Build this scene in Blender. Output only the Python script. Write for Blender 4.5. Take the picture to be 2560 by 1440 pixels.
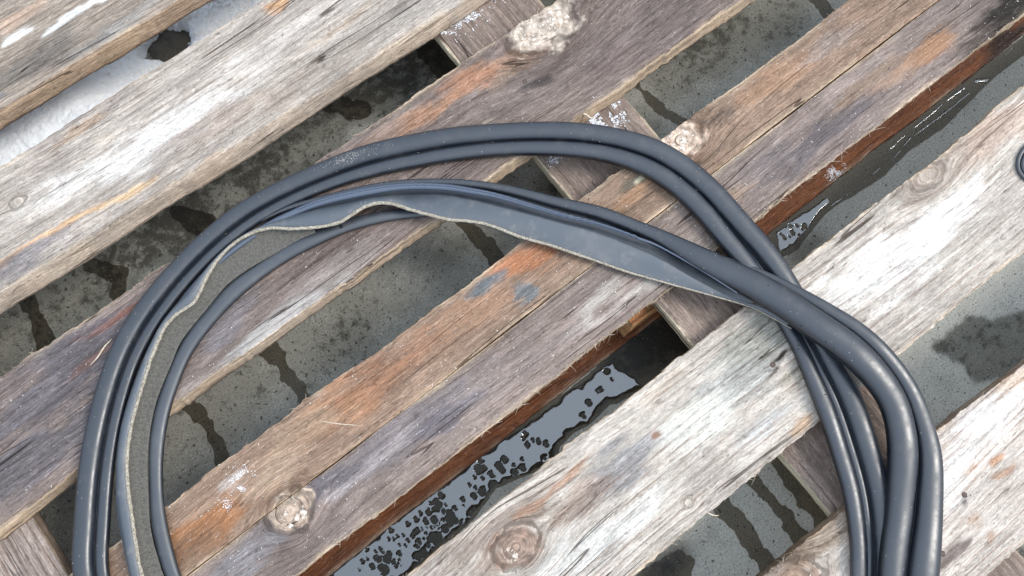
import bpy, math, random
import numpy as np
from mathutils import Matrix, Vector
from mathutils.bvhtree import BVHTree

S = bpy.context.scene
for o in list(bpy.data.objects): bpy.data.objects.remove(o)
COL = S.collection

# ------------------------------------------------------------------ camera
cam_data = bpy.data.cameras.new('camera'); cam = bpy.data.objects.new('camera', cam_data)
COL.objects.link(cam); S.camera = cam
cam_data.sensor_width = 36.0; cam_data.lens = 36.0*2000/2560; cam_data.clip_start = .01; cam_data.clip_end = 200
cam.matrix_world = (Matrix.Translation((0, 0, 1.044)) @ Matrix.Rotation(math.radians(-37.332), 4, 'Z')
                    @ Matrix.Rotation(math.radians(13.557), 4, 'X') @ Matrix.Rotation(math.radians(-.776), 4, 'Y'))
S.render.resolution_x = 1024; S.render.resolution_y = 576

# ------------------------------------------------------------------ sky and sun (bright thin overcast)
SUN_AZ = math.radians(124); SUN_EL = math.radians(50)
world = bpy.data.worlds.new('World'); S.world = world; world.use_nodes = True
wn = world.node_tree; wn.nodes.clear()
sky = wn.nodes.new('ShaderNodeTexSky'); sky.sky_type = 'NISHITA'; sky.sun_disc = False
sky.sun_elevation = SUN_EL; sky.sun_rotation = SUN_AZ; sky.dust_density = 4.0; sky.air_density = 1.2
hs = wn.nodes.new('ShaderNodeHueSaturation'); hs.inputs['Saturation'].default_value = .42
bg = wn.nodes.new('ShaderNodeBackground'); bg.inputs['Strength'].default_value = .13
wo = wn.nodes.new('ShaderNodeOutputWorld')
veil = wn.nodes.new('ShaderNodeMix'); veil.data_type = 'RGBA'; veil.inputs[0].default_value = .9   # thin even cloud
wc = wn.nodes.new('ShaderNodeTexCoord'); wz = wn.nodes.new('ShaderNodeSeparateXYZ'); wn.links.new(wc.outputs['Generated'], wz.inputs[0])
cie = wn.nodes.new('ShaderNodeMapRange'); cie.inputs[3].default_value = 1/3; cie.inputs[4].default_value = 1.; wn.links.new(wz.outputs[2], cie.inputs[0])   # standard overcast sky: horizon a third of the zenith
lum = wn.nodes.new('ShaderNodeMix'); lum.data_type = 'RGBA'; lum.blend_type = 'MULTIPLY'; lum.inputs[0].default_value = 1.; lum.inputs[6].default_value = (7.6, 9.0, 10.8, 1)
wn.links.new(cie.outputs[0], lum.inputs[7]); wn.links.new(lum.outputs[2], veil.inputs[7])
wn.links.new(sky.outputs[0], hs.inputs['Color']); wn.links.new(hs.outputs[0], veil.inputs[6]); wn.links.new(veil.outputs[2], bg.inputs[0]); wn.links.new(bg.outputs[0], wo.inputs[0])
sun_data = bpy.data.lights.new('sun', 'SUN'); sun_data.energy = 1.5; sun_data.angle = math.radians(20); sun_data.color = (1, .945, .87)
sun = bpy.data.objects.new('sun', sun_data); COL.objects.link(sun)
sd = Vector((math.sin(SUN_AZ)*math.cos(SUN_EL), math.cos(SUN_AZ)*math.cos(SUN_EL), math.sin(SUN_EL)))
sun.location = sd*5; sun.rotation_euler = sd.to_track_quat('Z', 'Y').to_euler()
S.view_settings.view_transform = 'Standard'; S.view_settings.look = 'None'
S.view_settings.gamma = 1; S.view_settings.use_curve_mapping = False
S.view_settings.exposure = 0.66

rng = np.random.default_rng(7); random.seed(7)
ALB = .78
def lin(c):
    c = np.asarray(c, float)/255
    return np.where(c <= .04045, c/12.92, ((c+.055)/1.055)**2.4)

# ------------------------------------------------------------------ noise in numpy
def _h(ix, iy, s):
    h = (ix.astype(np.int64)*374761393 + iy.astype(np.int64)*668265263 + s*974634777) & 0xffffffff
    h = ((h ^ (h >> 13))*1274126177) & 0xffffffff
    h = ((h ^ (h >> 16))*2246822519) & 0xffffffff
    return ((h ^ (h >> 15)) & 0xffff)/65535.0
def vn(x, y, s=0):
    x = np.asarray(x, float); y = np.asarray(y, float)
    ix = np.floor(x); iy = np.floor(y); fx = x-ix; fy = y-iy
    fx = fx*fx*fx*(fx*(fx*6-15)+10); fy = fy*fy*fy*(fy*(fy*6-15)+10)
    a = _h(ix, iy, s); b = _h(ix+1, iy, s); c = _h(ix, iy+1, s); d = _h(ix+1, iy+1, s)
    return (a*(1-fx)+b*fx)*(1-fy)+(c*(1-fx)+d*fx)*fy
def fbm(x, y, s=0, o=4):
    t = 0; a = .5; n = 0
    for k in range(o):
        t = t+a*vn(x*2**k+k*17.3, y*2**k-k*9.1, s+k*31); n += a; a *= .5
    return t/n
def sstep(a, b, x):
    t = np.clip((x-a)/(b-a), 0, 1); return t*t*(3-2*t)

# ------------------------------------------------------------------ scene helpers
def tag(o, label=None, cat=None, group=None, kind=None):
    if label: o['label'] = label
    if cat: o['category'] = cat
    if group: o['group'] = group
    if kind: o['kind'] = kind
    return o
def empty(name, loc=(0, 0, 0)):
    o = bpy.data.objects.new(name, None); o.empty_display_size = .05; o.location = loc; COL.objects.link(o); return o
def mesh(name, V, Fq, mat, parent=None, smooth=True, attrs=None):
    """V (n,3) array, Fq: (m,4) / (m,3) int array or python list of faces"""
    me = bpy.data.meshes.new(name); V = np.asarray(V, np.float32)
    if isinstance(Fq, np.ndarray):
        k = Fq.shape[1]; me.vertices.add(len(V)); me.vertices.foreach_set('co', V.ravel())
        me.loops.add(Fq.size); me.loops.foreach_set('vertex_index', Fq.astype(np.int32).ravel())
        me.polygons.add(len(Fq)); me.polygons.foreach_set('loop_start', np.arange(0, Fq.size, k, dtype=np.int32))
        me.polygons.foreach_set('loop_total', np.full(len(Fq), k, np.int32))
        me.update(calc_edges=True); me.validate()
    else:
        me.from_pydata([tuple(map(float, v)) for v in V], [], Fq); me.update()
    if smooth: me.polygons.foreach_set('use_smooth', np.ones(len(me.polygons), bool))
    for n, a in (attrs or {}).items():
        a = np.asarray(a, np.float32)
        if a.ndim == 1:
            at = me.attributes.new(n, 'FLOAT', 'POINT'); at.data.foreach_set('value', a)
        elif a.shape[1] == 3:
            at = me.attributes.new(n, 'FLOAT_VECTOR', 'POINT'); at.data.foreach_set('vector', a.ravel())
    me.materials.append(mat)
    o = bpy.data.objects.new(name, me); COL.objects.link(o)
    if parent is not None: o.parent = parent
    return o
def gridfaces(n, m, closed=False):
    i = np.arange(n-1)[:, None]; mm = m if closed else m-1; j = np.arange(mm)[None, :]; j2 = (j+1) % m
    f = np.stack([i*m+j, (i+1)*m+j, (i+1)*m+j2, i*m+j2], -1).reshape(-1, 4)
    return f

# ------------------------------------------------------------------ node helpers
class NT:
    def __init__(s, name):
        s.m = bpy.data.materials.new(name); s.m.use_nodes = True; s.t = s.m.node_tree; s.t.nodes.clear()
        s.out = s.t.nodes.new('ShaderNodeOutputMaterial'); s.p = s.t.nodes.new('ShaderNodeBsdfPrincipled')
        s.t.links.new(s.p.outputs[0], s.out.inputs[0])
    def set(s, i, v):
        if v is None: return
        if hasattr(v, 'is_linked') or hasattr(v, 'links'): s.t.links.new(v, i)
        else: i.default_value = v
    def n(s, ty, ins=(), out=0, **kw):
        nd = s.t.nodes.new(ty)
        for k, v in kw.items(): setattr(nd, k, v)
        it = ins.items() if isinstance(ins, dict) else enumerate(ins)
        for k, v in it: s.set(nd.inputs[k], v)
        return nd.outputs[out]
    def math(s, op, a, b=None, c=None, clamp=False):
        return s.n('ShaderNodeMath', [a, b, c], operation=op, use_clamp=clamp)
    def attr(s, name, out=2): return s.n('ShaderNodeAttribute', out=out, attribute_name=name)
    def geo(s): return s.n('ShaderNodeTexCoord', out=3)
    def scale(s, v, sc): return s.n('ShaderNodeVectorMath', [v, sc], operation='MULTIPLY')
    def noise(s, v, scale=1., detail=3., rough=.55, dist=0., out=0):
        return s.n('ShaderNodeTexNoise', {'Vector': v, 'Scale': scale, 'Detail': detail, 'Roughness': rough, 'Distortion': dist}, out=out)
    def ss(s, v, a, b, lo=0., hi=1.):
        return s.n('ShaderNodeMapRange', {0: v, 1: a, 2: b, 3: lo, 4: hi}, interpolation_type='SMOOTHSTEP')
    def mix(s, f, a, b, mode='MIX'):
        nd = s.t.nodes.new('ShaderNodeMix'); nd.data_type = 'RGBA'; nd.blend_type = mode
        s.set(nd.inputs[0], f); s.set(nd.inputs[6], a if not isinstance(a, tuple) else (*a, 1)[:4]); s.set(nd.inputs[7], b if not isinstance(b, tuple) else (*b, 1)[:4])
        return nd.outputs[2]
    def bump(s, h, dist, strength=1., nrm=None):
        ins = {'Height': h, 'Distance': dist, 'Strength': strength}
        if nrm is not None: ins['Normal'] = nrm
        return s.n('ShaderNodeBump', ins)
    def P(s, **kw):
        for k, v in kw.items():
            nm = {'color': 'Base Color', 'rough': 'Roughness', 'normal': 'Normal', 'spec': 'Specular IOR Level'}.get(k, k)
            if isinstance(v, tuple) and len(v) == 3 and nm == 'Base Color': v = (*v, 1)
            s.set(s.p.inputs[nm], v)
def C(r, g, b, k=ALB): return tuple(float(q) for q in lin((r, g, b))*k)

# ------------------------------------------------------------------ materials
def wood_material():
    t = NT('weathered_pine')
    g = t.attr('gpos', 1); tint = t.attr('tint', 1); ring = t.attr('ring'); rough = t.attr('damp')
    sep = t.n('ShaderNodeSeparateXYZ', [g], out=1)
    fine = t.noise(t.scale(g, (38., 900., 900.)), 1., 3., .65)
    mid = t.noise(t.scale(g, (9., 170., 170.)), 1., 4., .6)
    wob = t.noise(t.scale(g, (1.8, 17., 17.)), 1., 2.)
    ph = t.math('ADD', t.math('MULTIPLY', sep, 1/.0085), t.math('MULTIPLY', wob, 2.6))
    fr = t.math('FRACT', ph)
    line = t.math('MULTIPLY', t.ss(fr, .55, .92), t.ss(fr, 1.0, .93))
    lvar = t.noise(t.scale(g, (14., 60., 60.)), 1., 3.)
    line = t.math('MULTIPLY', line, t.ss(lvar, .3, .62))
    ph2 = t.math('FRACT', t.math('ADD', t.math('MULTIPLY', sep, 1/.0031), t.math('MULTIPLY', mid, 1.6)))
    line2 = t.math('MULTIPLY', t.ss(ph2, .45, .92), t.ss(ph2, 1.0, .94))
    # brightness modulation
    fin2 = t.noise(t.scale(g, (22., 420., 420.)), 1., 4., .7)
    b = t.math('ADD', t.math('MULTIPLY', fine, 1.), t.math('MULTIPLY', mid, .75))
    fuzz = t.noise(t.scale(g, (240., 760., 760.)), 1., 2., .6)
    b = t.math('ADD', b, t.math('MULTIPLY', fin2, .8)); b = t.math('ADD', b, t.math('MULTIPLY', fuzz, 1.0)); b = t.math('SUBTRACT', b, .77)
    col = t.mix(1., tint, t.n('ShaderNodeCombineColor', [b, b, b]), 'MULTIPLY')
    dk = t.mix(1., col, (.36, .25, .19, 1), 'MULTIPLY')
    l1 = t.math('MULTIPLY', line, ring, clamp=True)
    col = t.mix(l1, col, dk)
    l2 = t.math('MULTIPLY', t.math('MULTIPLY', line2, .30), t.ss(lvar, .35, .7))
    col = t.mix(l2, col, dk)
    # raised bleached fibres and grime
    fl = t.noise(t.scale(g, (60., 420., 420.)), 1., 4., .7)
    col = t.mix(t.ss(fl, .53, .68, 0., .8), col, t.mix(.14, t.mix(1., col, (1.45, 1.42, 1.4, 1), 'MULTIPLY'), (.5, .47, .44, 1)))
    pit = t.noise(t.scale(g, (110., 420., 420.)), 1., 3., .7, .6)
    col = t.mix(t.ss(pit, .40, .29, 0., .8), col, t.mix(1., col, (.3, .27, .26, 1), 'MULTIPLY'))
    gr = t.noise(t.geo(), 9., 5., .62)
    col = t.mix(t.ss(gr, .45, .7, 0., .5), col, t.mix(1., col, (.62, .6, .62, 1), 'MULTIPLY'))
    pa = t.noise(t.scale(g, (20., 95., 95.)), 1., 7., .68, .5)
    col = t.mix(t.ss(pa, .505, .56, 0., .75), col, t.mix(1., col, (1.28, 1.28, 1.29, 1), 'MULTIPLY'))
    pb = t.noise(t.scale(g, (31., 120., 120.)), 1., 7., .7, .8)
    col = t.mix(t.ss(pb, .43, .36, 0., .7), col, t.mix(1., col, (.56, .53, .52, 1), 'MULTIPLY'))
    ck = t.noise(t.scale(g, (2.2, 48., 48.)), 1., 2., .5); cm = t.noise(t.scale(g, (5., 22., 22.)), 1., 2.)
    cw = t.math('ABSOLUTE', t.math('SUBTRACT', ck, .5))
    crack = t.math('MULTIPLY', t.ss(cw, .010, .003), t.ss(cm, .53, .60))
    col = t.mix(t.math('MULTIPLY', crack, .85), col, t.mix(1., col, (.16, .13, .11, 1), 'MULTIPLY'))
    sp = t.noise(t.geo(), 330., 2., .6)
    col = t.mix(t.ss(sp, .30, .25, 0., .8), col, (.03, .024, .02, 1))
    sp2 = t.noise(t.geo(), 420., 2., .6)
    col = t.mix(t.ss(sp2, .70, .76, 0., .6), col, (.72, .68, .62, 1))
    h = t.math('ADD', t.math('MULTIPLY', fine, .5), t.math('MULTIPLY', mid, .9))
    h = t.math('SUBTRACT', h, t.math('MULTIPLY', t.math('MULTIPLY', line, ring), .8))
    h = t.math('ADD', h, t.math('MULTIPLY', fl, .9)); h = t.math('ADD', h, t.math('MULTIPLY', fuzz, .7)); h = t.math('SUBTRACT', h, t.math('MULTIPLY', crack, 1.5))
    nz = t.bump(h, .0011, .85)
    rr = t.math('SUBTRACT', .86, t.math('MULTIPLY', rough, .5))
    t.P(color=col, rough=rr, normal=nz, spec=.28)
    return t.m
M_WOOD = wood_material()

def rubber_material(name, base, r0, r1, dust=.12):
    t = NT(name); g = t.geo()
    n1 = t.noise(g, 60., 5., .65); n2 = t.noise(g, 900., 2., .5); n3 = t.noise(g, 14., 4., .6)
    col = t.mix(t.ss(n1, .5, .8, 0., dust), base, (.16, .155, .15))
    col = t.mix(t.ss(n2, .77, .82, 0., .5), col, (.42, .4, .37))
    col = t.mix(t.ss(n3, .52, .75, 0., dust*.8), col, (.11, .11, .115))
    t.P(color=col, rough=t.ss(n1, .3, .75, r0, r1), normal=t.bump(t.math('ADD', t.math('MULTIPLY', n2, .3), n1), .00035, .4), spec=.95)
    return t.m
M_RUB = rubber_material('black_rubber', (.0100, .0138, .0215), .31, .52, .14)
M_RUB2 = rubber_material('grey_blue_rubber', (.05, .068, .105), .34, .5, .2)
M_LIP = rubber_material('dusty_flat_rubber', (.052, .062, .076), .36, .60, .8)

M_BULB = rubber_material('greyed_rubber', (.030, .035, .043), .40, .55, .25)
def cord_material():
    t = NT('beige_cut_edge'); g = t.geo(); n = t.noise(g, 700., 3., .6); n2 = t.noise(g, 60., 3.)
    col = t.mix(t.ss(n, .35, .65), C(138, 127, 110), C(206, 196, 178)); col = t.mix(t.ss(n2, .55, .75, 0., .5), col, C(120, 108, 90))
    t.P(color=col, rough=.9, normal=t.bump(n, .0008)); return t.m
M_CORD = cord_material()
def fabric_material():
    t = NT('ribbed_channel_rubber'); g = t.attr('gpos', 1)
    n = t.noise(t.geo(), 500., 3., .6); u = t.n('ShaderNodeSeparateXYZ', [g], out=0)
    w = t.math('FRACT', t.math('ADD', t.math('MULTIPLY', u, 1/.0068), t.math('MULTIPLY', t.noise(t.geo(), 40., 2.), 1.6)))
    gv = t.math('MULTIPLY', t.ss(w, .0, .22, 1., 0.), t.ss(w, .0, .03))
    col = t.mix(t.ss(n, .3, .7), C(96, 93, 87, .7), C(124, 120, 112, .7)); col = t.mix(t.math('MULTIPLY', gv, .13), col, (.035, .034, .033, 1))
    t.P(color=col, rough=.82, spec=.25, normal=t.bump(t.math('SUBTRACT', t.math('MULTIPLY', n, .3), gv), .00025)); return t.m
M_FAB = fabric_material()

def concrete_material():
    t = NT('damp_concrete'); g = t.geo()
    damp = t.attr('damp'); wet = t.attr('wet'); spots = t.attr('spots')
    n = t.noise(g, 22., 6., .7); n2 = t.noise(g, 70., 5., .65); n3 = t.noise(g, 420., 3., .6); n4 = t.noise(g, 34., 4., .6, .4)
    col = t.mix(t.ss(n, .3, .7), C(180, 178, 168), C(222, 219, 208))
    col = t.mix(t.ss(n3, .5, .72, 0., .7), col, C(248, 245, 235)); col = t.mix(t.ss(n3, .44, .30, 0., .85), col, C(100, 98, 91))
    soak = t.ss(t.math('ADD', damp, t.math('MULTIPLY', t.math('SUBTRACT', n, .5), .9)), .02, .52)
    col = t.mix(soak, col, t.mix(1., col, (.36, .358, .34, 1), 'MULTIPLY'))
    # damp mottling with uneven borders
    d = t.math('ADD', damp, t.math('MULTIPLY', t.math('SUBTRACT', n2, .5), 2.1))
    d = t.math('ADD', d, t.math('MULTIPLY', t.math('SUBTRACT', n4, .5), .9))
    dm = t.ss(d, .46, .86)
    col = t.mix(t.math('MULTIPLY', dm, t.ss(damp, .1, .75, .62, 1.)), col, t.mix(1., col, (.33, .315, .28, 1), 'MULTIPLY'))
    # dark specks
    sp = t.noise(g, 170., 3., .55)
    thr = t.math('ADD', .285, t.math('MULTIPLY', spots, .1))
    sm = t.math('MULTIPLY', t.n('ShaderNodeMapRange', {0: sp, 1: thr, 2: t.math('ADD', thr, .06), 3: .88, 4: 0.}, interpolation_type='SMOOTHSTEP'), 1.)
    col = t.mix(sm, col, (.032, .03, .025, 1))
    # soaked streaks
    wv = t.math('ADD', wet, t.math('MULTIPLY', t.math('SUBTRACT', n2, .5), .55))
    wm = t.ss(wv, .44, .56)
    col = t.mix(wm, col, t.mix(1., col, (.25, .215, .165, 1), 'MULTIPLY'))
    col = t.mix(t.ss(wet, 1.05, 1.4), col, (.026, .024, .0185, 1))
    dots = t.noise(g, 520., 1., .5)
    col = t.mix(t.ss(dots, .72, .77, 0., .7), col, C(205, 203, 195))
    rg = t.math('SUBTRACT', .88, t.math('MULTIPLY', t.math('MAXIMUM', wm, t.math('MULTIPLY', dm, .6)), .42))
    t.P(color=col, rough=rg, spec=.35, normal=t.bump(t.math('ADD', t.math('MULTIPLY', n3, .6), n2), .0012, .7)); return t.m
M_CONC = concrete_material()
def water_material():
    t = NT('puddle_water'); t.t.nodes.remove(t.p)
    fr = t.n('ShaderNodeFresnel', {'IOR': 2.2}); gl = t.n('ShaderNodeBsdfGlossy', {'Color': (1, 1, 1, 1), 'Roughness': .03})
    tr = t.n('ShaderNodeBsdfTransparent', {'Color': (.93, .91, .87, 1)})
    mx = t.n('ShaderNodeMixShader', [fr, tr, gl]); t.t.links.new(mx, t.out.inputs[0]); return t.m
M_WATER = water_material()
def snow_material():
    t = NT('old_snow'); g = t.geo(); n = t.noise(g, 420., 3., .7); n2 = t.noise(g, 28., 4., .6); dirt = t.attr('dirt')
    d = t.math('ADD', dirt, t.math('MULTIPLY', t.math('SUBTRACT', n2, .5), .8))
    col = t.mix(t.ss(d, .2, 1., 0., .75), (.95, .965, .99), (.42, .47, .55)); col = t.mix(t.ss(n, .34, .25, 0., .5), col, (.42, .47, .56))
    t.P(color=col, rough=.65, normal=t.bump(n, .003, .9)); t.p.inputs['Subsurface Weight'].default_value = .25
    t.p.inputs['Subsurface Radius'].default_value = (.006, .008, .011); t.p.inputs['Subsurface Scale'].default_value = 1.; return t.m
M_SNOW = snow_material()
def flat_material(name, a, b, rough=.85, sc=300.):
    t = NT(name); n = t.noise(t.geo(), sc, 3.); t.P(color=t.mix(t.ss(n, .3, .7), a, b), rough=rough, normal=t.bump(n, .0006, .6)); return t.m
M_FIBRE = flat_material('raw_wood_fibre', C(205, 180, 150), C(235, 220, 200))
M_DUST = flat_material('sawdust', C(215, 200, 180), C(245, 240, 230))
M_FROST = flat_material('frost_crystals', (.78, .8, .84), (.85, .87, .9), .5)
M_NAIL = flat_material('rusty_nail', (.05, .032, .024), (.14, .10, .085), .7, 500.)
M_BLACK = flat_material('dark_rubber_hole', (.004, .004, .004), (.008, .008, .008), .9)
M_CRUST = flat_material('pale_bark_crust', C(188, 158, 132), C(244, 238, 228), .9, 210.)

# ================================================================== THE GROUND
def seg_d(X, Y, p, q):
    p = np.array(p); q = np.array(q); d = q-p; L = d@d
    t = np.clip(((X-p[0])*d[0]+(Y-p[1])*d[1])/L, 0, 1)
    return np.hypot(X-p[0]-t*d[0], Y-p[1]-t*d[1])
def poly_sdf(X, Y, P):
    P = np.array(P); n = len(P); dmin = np.full(X.shape, 9.); ins = np.zeros(X.shape, bool)
    for i in range(n):
        a = P[i]; b = P[(i+1) % n]; dmin = np.minimum(dmin, seg_d(X, Y, a, b))
        c = ((a[1] > Y) != (b[1] > Y)); xx = (b[0]-a[0])*(Y-a[1])/((b[1]-a[1]) if b[1] != a[1] else 1e-9)+a[0]
        ins ^= c & (X < xx)
    return np.where(ins, -dmin, dmin)
def axis(lo, hi, step, ext):
    a = np.arange(lo, hi, step); out = [a]
    d = step; l = []; v = lo
    while v > -ext: d *= 1.6; v -= d; l.append(v)
    d = step; r = []; v = a[-1]
    while v < ext: d *= 1.6; v += d; r.append(v)
    return np.concatenate([l[::-1], a, r])
gx = axis(-.62, 1.1, .0042, 5.); gy = axis(-.55, 1.02, .0042, 5.)
GX, GY = np.meshgrid(gx, gy, indexing='ij')
PUD1 = [(-0.2577,0.0543),(-0.1075,0.0439),(0.0538,0.0390),(0.1358,0.0345),(0.2118,0.0345),(0.2079,0.0155),(0.2195,-0.0033),(0.2170,-0.0146),(0.1826,-0.0112),(0.1706,-0.0053),(0.1339,-0.0095),(0.1111,-0.0049),(0.0822,-0.0082),(0.0705,-0.0214),(0.0449,-0.0143),(0.0186,-0.0066),(-0.0110,0.0006),(-0.0550,-0.0117),(-0.1336,-0.0175),(-0.1708,-0.0185),(-0.2283,-0.0150),(-0.3079,0.0233)]
PUD2 = [(0.4897,0.0389),(0.6089,0.0383),(0.7472,0.0369),(0.8747,0.0357),(0.9896,0.0343),(1.1034,0.0287),(1.0833,-0.0061),(0.9739,0.0192),(0.9086,0.0204),(0.8535,0.0146),(0.7905,0.0080),(0.7317,0.0127),(0.6716,0.0070),(0.6219,0.0113),(0.5918,0.0158),(0.5727,0.0156),(0.5272,0.0067),(0.5068,0.0007),(0.4818,0.0056)]
PUD3 = [(0.1022,-0.1960),(0.1261,-0.2025),(0.1323,-0.2222),(0.1130,-0.2370),(0.0776,-0.2215),(0.0630,-0.1926)]
damp = .08+.10*sstep(.10, .22, GY-.10*GX)+.16*sstep(.24, .40, GY-.10*GX)+.10*sstep(-.12, .0, GY); spots = np.full(GX.shape, .25)
for (x, y, rx, ry, a, s) in [(0.242,0.548,0.0874,0.0506,0.32,0.5),
   (0.147,0.542,0.0736,0.0460,0.2,0.5),
   (-0.017,0.537,0.1012,0.0506,0.3,0.6),
   (-0.149,0.543,0.0736,0.0414,0.42,0.4),
   (-0.261,0.544,0.0414,0.0322,0.2,0.5),
   (0.132,0.500,0.0414,0.0230,-0.35,0.4),
   (-0.074,0.530,0.0276,0.0184,-0.35,0.4),
   (-0.205,0.494,0.0322,0.0184,-0.25,0.5),
   (0.065,0.520,0.0276,0.0184,-0.2,0.4),
   (-0.357,0.535,0.0552,0.0414,0.1,0.5),
   (0.631,0.319,0.0644,0.0414,0.42,0.7),
   (0.552,0.298,0.0552,0.0368,0.2,0.7),
   (0.724,0.265,0.0552,0.0368,0.25,0.5),
   (0.446,0.261,0.0276,0.0184,0.2,0.3),
   (-0.040,0.272,0.0598,0.0322,0.2,0.8),
   (-0.087,0.261,0.0460,0.0322,0.05,0.5),
   (-0.198,0.280,0.0552,0.0368,0.08,0.5),
   (0.122,0.279,0.0552,0.0276,0.12,0.5),
   (-0.296,0.260,0.0552,0.0414,0.06,0.5),
   (0.304,0.264,0.0368,0.0230,0.45,0.5),
   (0.108,0.206,0.0276,0.0184,0.2,0.6),
   (0.111,-0.205,0.0322,0.0184,0.45,0.2),
   (0.083,-0.208,0.0276,0.0184,0.3,0.2),
   (0.305,0.008,0.0368,0.0276,0.95,0.1),
   (0.246,0.020,0.0414,0.0230,0.9,0.1),
   (0.441,-0.472,0.0368,0.0276,0.7,0.2),
   (0.520,-0.009,0.0322,0.0138,0.3,0.1),
   (-0.507,0.312,0.0460,0.0322,0.1,0.5),
   (-0.381,0.294,0.0276,0.0276,0.2,0.4)]:
    d = ((GX-x)/rx)**2+((GY-y)/ry)**2; w = np.exp(-d*.9)
    damp += a*w; spots += s*w*.5
damp += .42*sstep(.004, -.004, poly_sdf(GX, GY, [(0.5538,-0.2122),(0.6036,-0.2074),(0.6272,-0.2103),(0.6490,-0.2339),(0.6954,-0.2486),(0.7600,-0.2910),(0.6875,-0.3513),(0.6151,-0.3259),(0.5952,-0.2940),(0.5711,-0.2809),(0.5704,-0.2518)])+(fbm(GX*60, GY*60, 8, 3)-.5)*.016)
wet = np.zeros(GX.shape)
def streak(pts, wd):
    global wet
    wob = (fbm(GX*55, GY*55, 5, 3)-.5)*.014+(fbm(GX*16, GY*16, 6, 2)-.5)*.009
    dm = np.full(GX.shape, 9.)
    for a, b in zip(pts[:-1], pts[1:]): dm = np.minimum(dm, seg_d(GX, GY, a, b))
    wet = np.maximum(wet, sstep(wd+.004, wd-.004, dm+wob))
streak([(-0.3557,0.6225),(-0.3576,0.5551),(-0.3651,0.5002),(-0.3710,0.4387)], .011)
streak([(-0.1437,0.3443),(-0.1363,0.2986),(-0.1402,0.2555),(-0.1399,0.2099)], .0105)
streak([(-0.2701,0.3484),(-0.2553,0.2855),(-0.2636,0.2350),(-0.2717,0.1854)], .011)
streak([(0.1641,0.3264),(0.1739,0.2756),(0.1678,0.2271),(0.1618,0.1794)], .010)
streak([(0.4865,0.3556),(0.4905,0.2973),(0.4925,0.2685),(0.5086,0.2216),(0.5118,0.1734)], .0095)
streak([(0.7919,0.3140),(0.7888,0.2492),(0.7903,0.1905)], .011)
streak([(0.2023,-0.1601),(0.2047,-0.2114),(0.2001,-0.2922),(0.2017,-0.3347)], .0095)
streak([(0.2536,-0.1555),(0.2558,-0.1918),(0.2562,-0.2448),(0.2549,-0.2985)], .0095)
streak([(0.2957,-0.1624),(0.2952,-0.1938),(0.2919,-0.2507),(0.2920,-0.3028)], .0100)
streak([(-0.2640,0.5597),(-0.2429,0.5227),(-0.2572,0.4990)], .013)
streak([(-0.1357,0.5544),(-0.1104,0.5135)], .013)
streak([(0.1192,0.5706),(0.1492,0.5247)], .012)
streak([(0.2841,0.5566),(0.2899,0.4964),(0.2857,0.4524)], .018)
streak([(-0.0120,0.7964),(-0.0027,0.7573)], .03); streak([(-0.1229,0.8322),(-0.1054,0.7953)], .02)
for P, wk in ((PUD1, 1.28), (PUD2, 1.0), (PUD3, .62)):
    wet = np.maximum(wet, wk*sstep(.008, -.001, poly_sdf(GX, GY, P)))
wet = np.maximum(wet, sstep(.03, .0, poly_sdf(GX, GY, [(0.2087,0.0415),(0.2996,0.0432),(0.3305,-0.0112),(0.2877,-0.0122),(0.2220,-0.0085)])))
GZ = (fbm(GX*22, GY*22, 3, 4)-.5)*.0012
inpud = np.minimum(np.minimum(poly_sdf(GX, GY, PUD1), poly_sdf(GX, GY, PUD2)), poly_sdf(GX, GY, PUD3))
GZ *= sstep(-.004, .02, inpud)
ground = mesh('ground', np.stack([GX, GY, GZ], -1).reshape(-1, 3), gridfaces(len(gx), len(gy)), M_CONC,
              attrs={'damp': np.clip(damp, 0, 1.2).ravel(), 'wet': wet.ravel(), 'spots': np.clip(spots, 0, 1).ravel()})
tag(ground, 'grey concrete slab under the pallet, speckled and streaked with damp', 'concrete', kind='structure')

# puddles: a thin water film whose surface dips under the concrete where it is dry
def puddle(P, seed, holes, label, thick=.0011, segs=None, only=None):
    P = np.array(P); lo = P.min(0)-.012; hi = P.max(0)+.012
    xs = np.arange(lo[0], hi[0], .0014); ys = np.arange(lo[1], hi[1], .0014)
    X, Y = np.meshgrid(xs, ys, indexing='ij')
    s = poly_sdf(X, Y, P)
    if segs:
        s = np.minimum.reduce([seg_d(X, Y, a, b)-w for a, b, w in segs]+([poly_sdf(X, Y, only)] if only else []))
    s = s+(fbm(X*70, Y*70, seed, 3)-.5)*(.004 if segs else .012)
    hol = np.full(X.shape, .05)
    r = np.random.default_rng(seed)
    for (cx, cy, rad, n, r0, r1) in holes:
        for k in range(n):
            a = r.normal(0, rad, 2); rr = r0+(r1-r0)*r.random()**2.2
            d = np.hypot(X-cx-a[0], Y-cy-a[1])
            hol = np.minimum(hol, d-rr)
    hol = hol+(vn(X*420, Y*420, seed+3)-.5)*.0012
    e = np.minimum(-s, hol)
    z = thick*(1-np.exp(-np.clip(e, 0, 1)/.0014))-.0004+np.minimum(e, 0)*.35
    z = np.maximum(z, -.003)+(fbm(X*22, Y*22, seed+9, 2)-.5)*.00018
    keep = (s < .01)
    f = gridfaces(len(xs), len(ys)); f = f[keep.ravel()[f].all(1)]
    us = np.unique(f); mp = np.full(X.size, -1); mp[us] = np.arange(len(us))
    V = np.stack([X, Y, z], -1).reshape(-1, 3)[us]
    o = mesh('puddle', V, mp[f], M_WATER); tag(o, label, 'puddle', kind='structure'); return o
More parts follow.
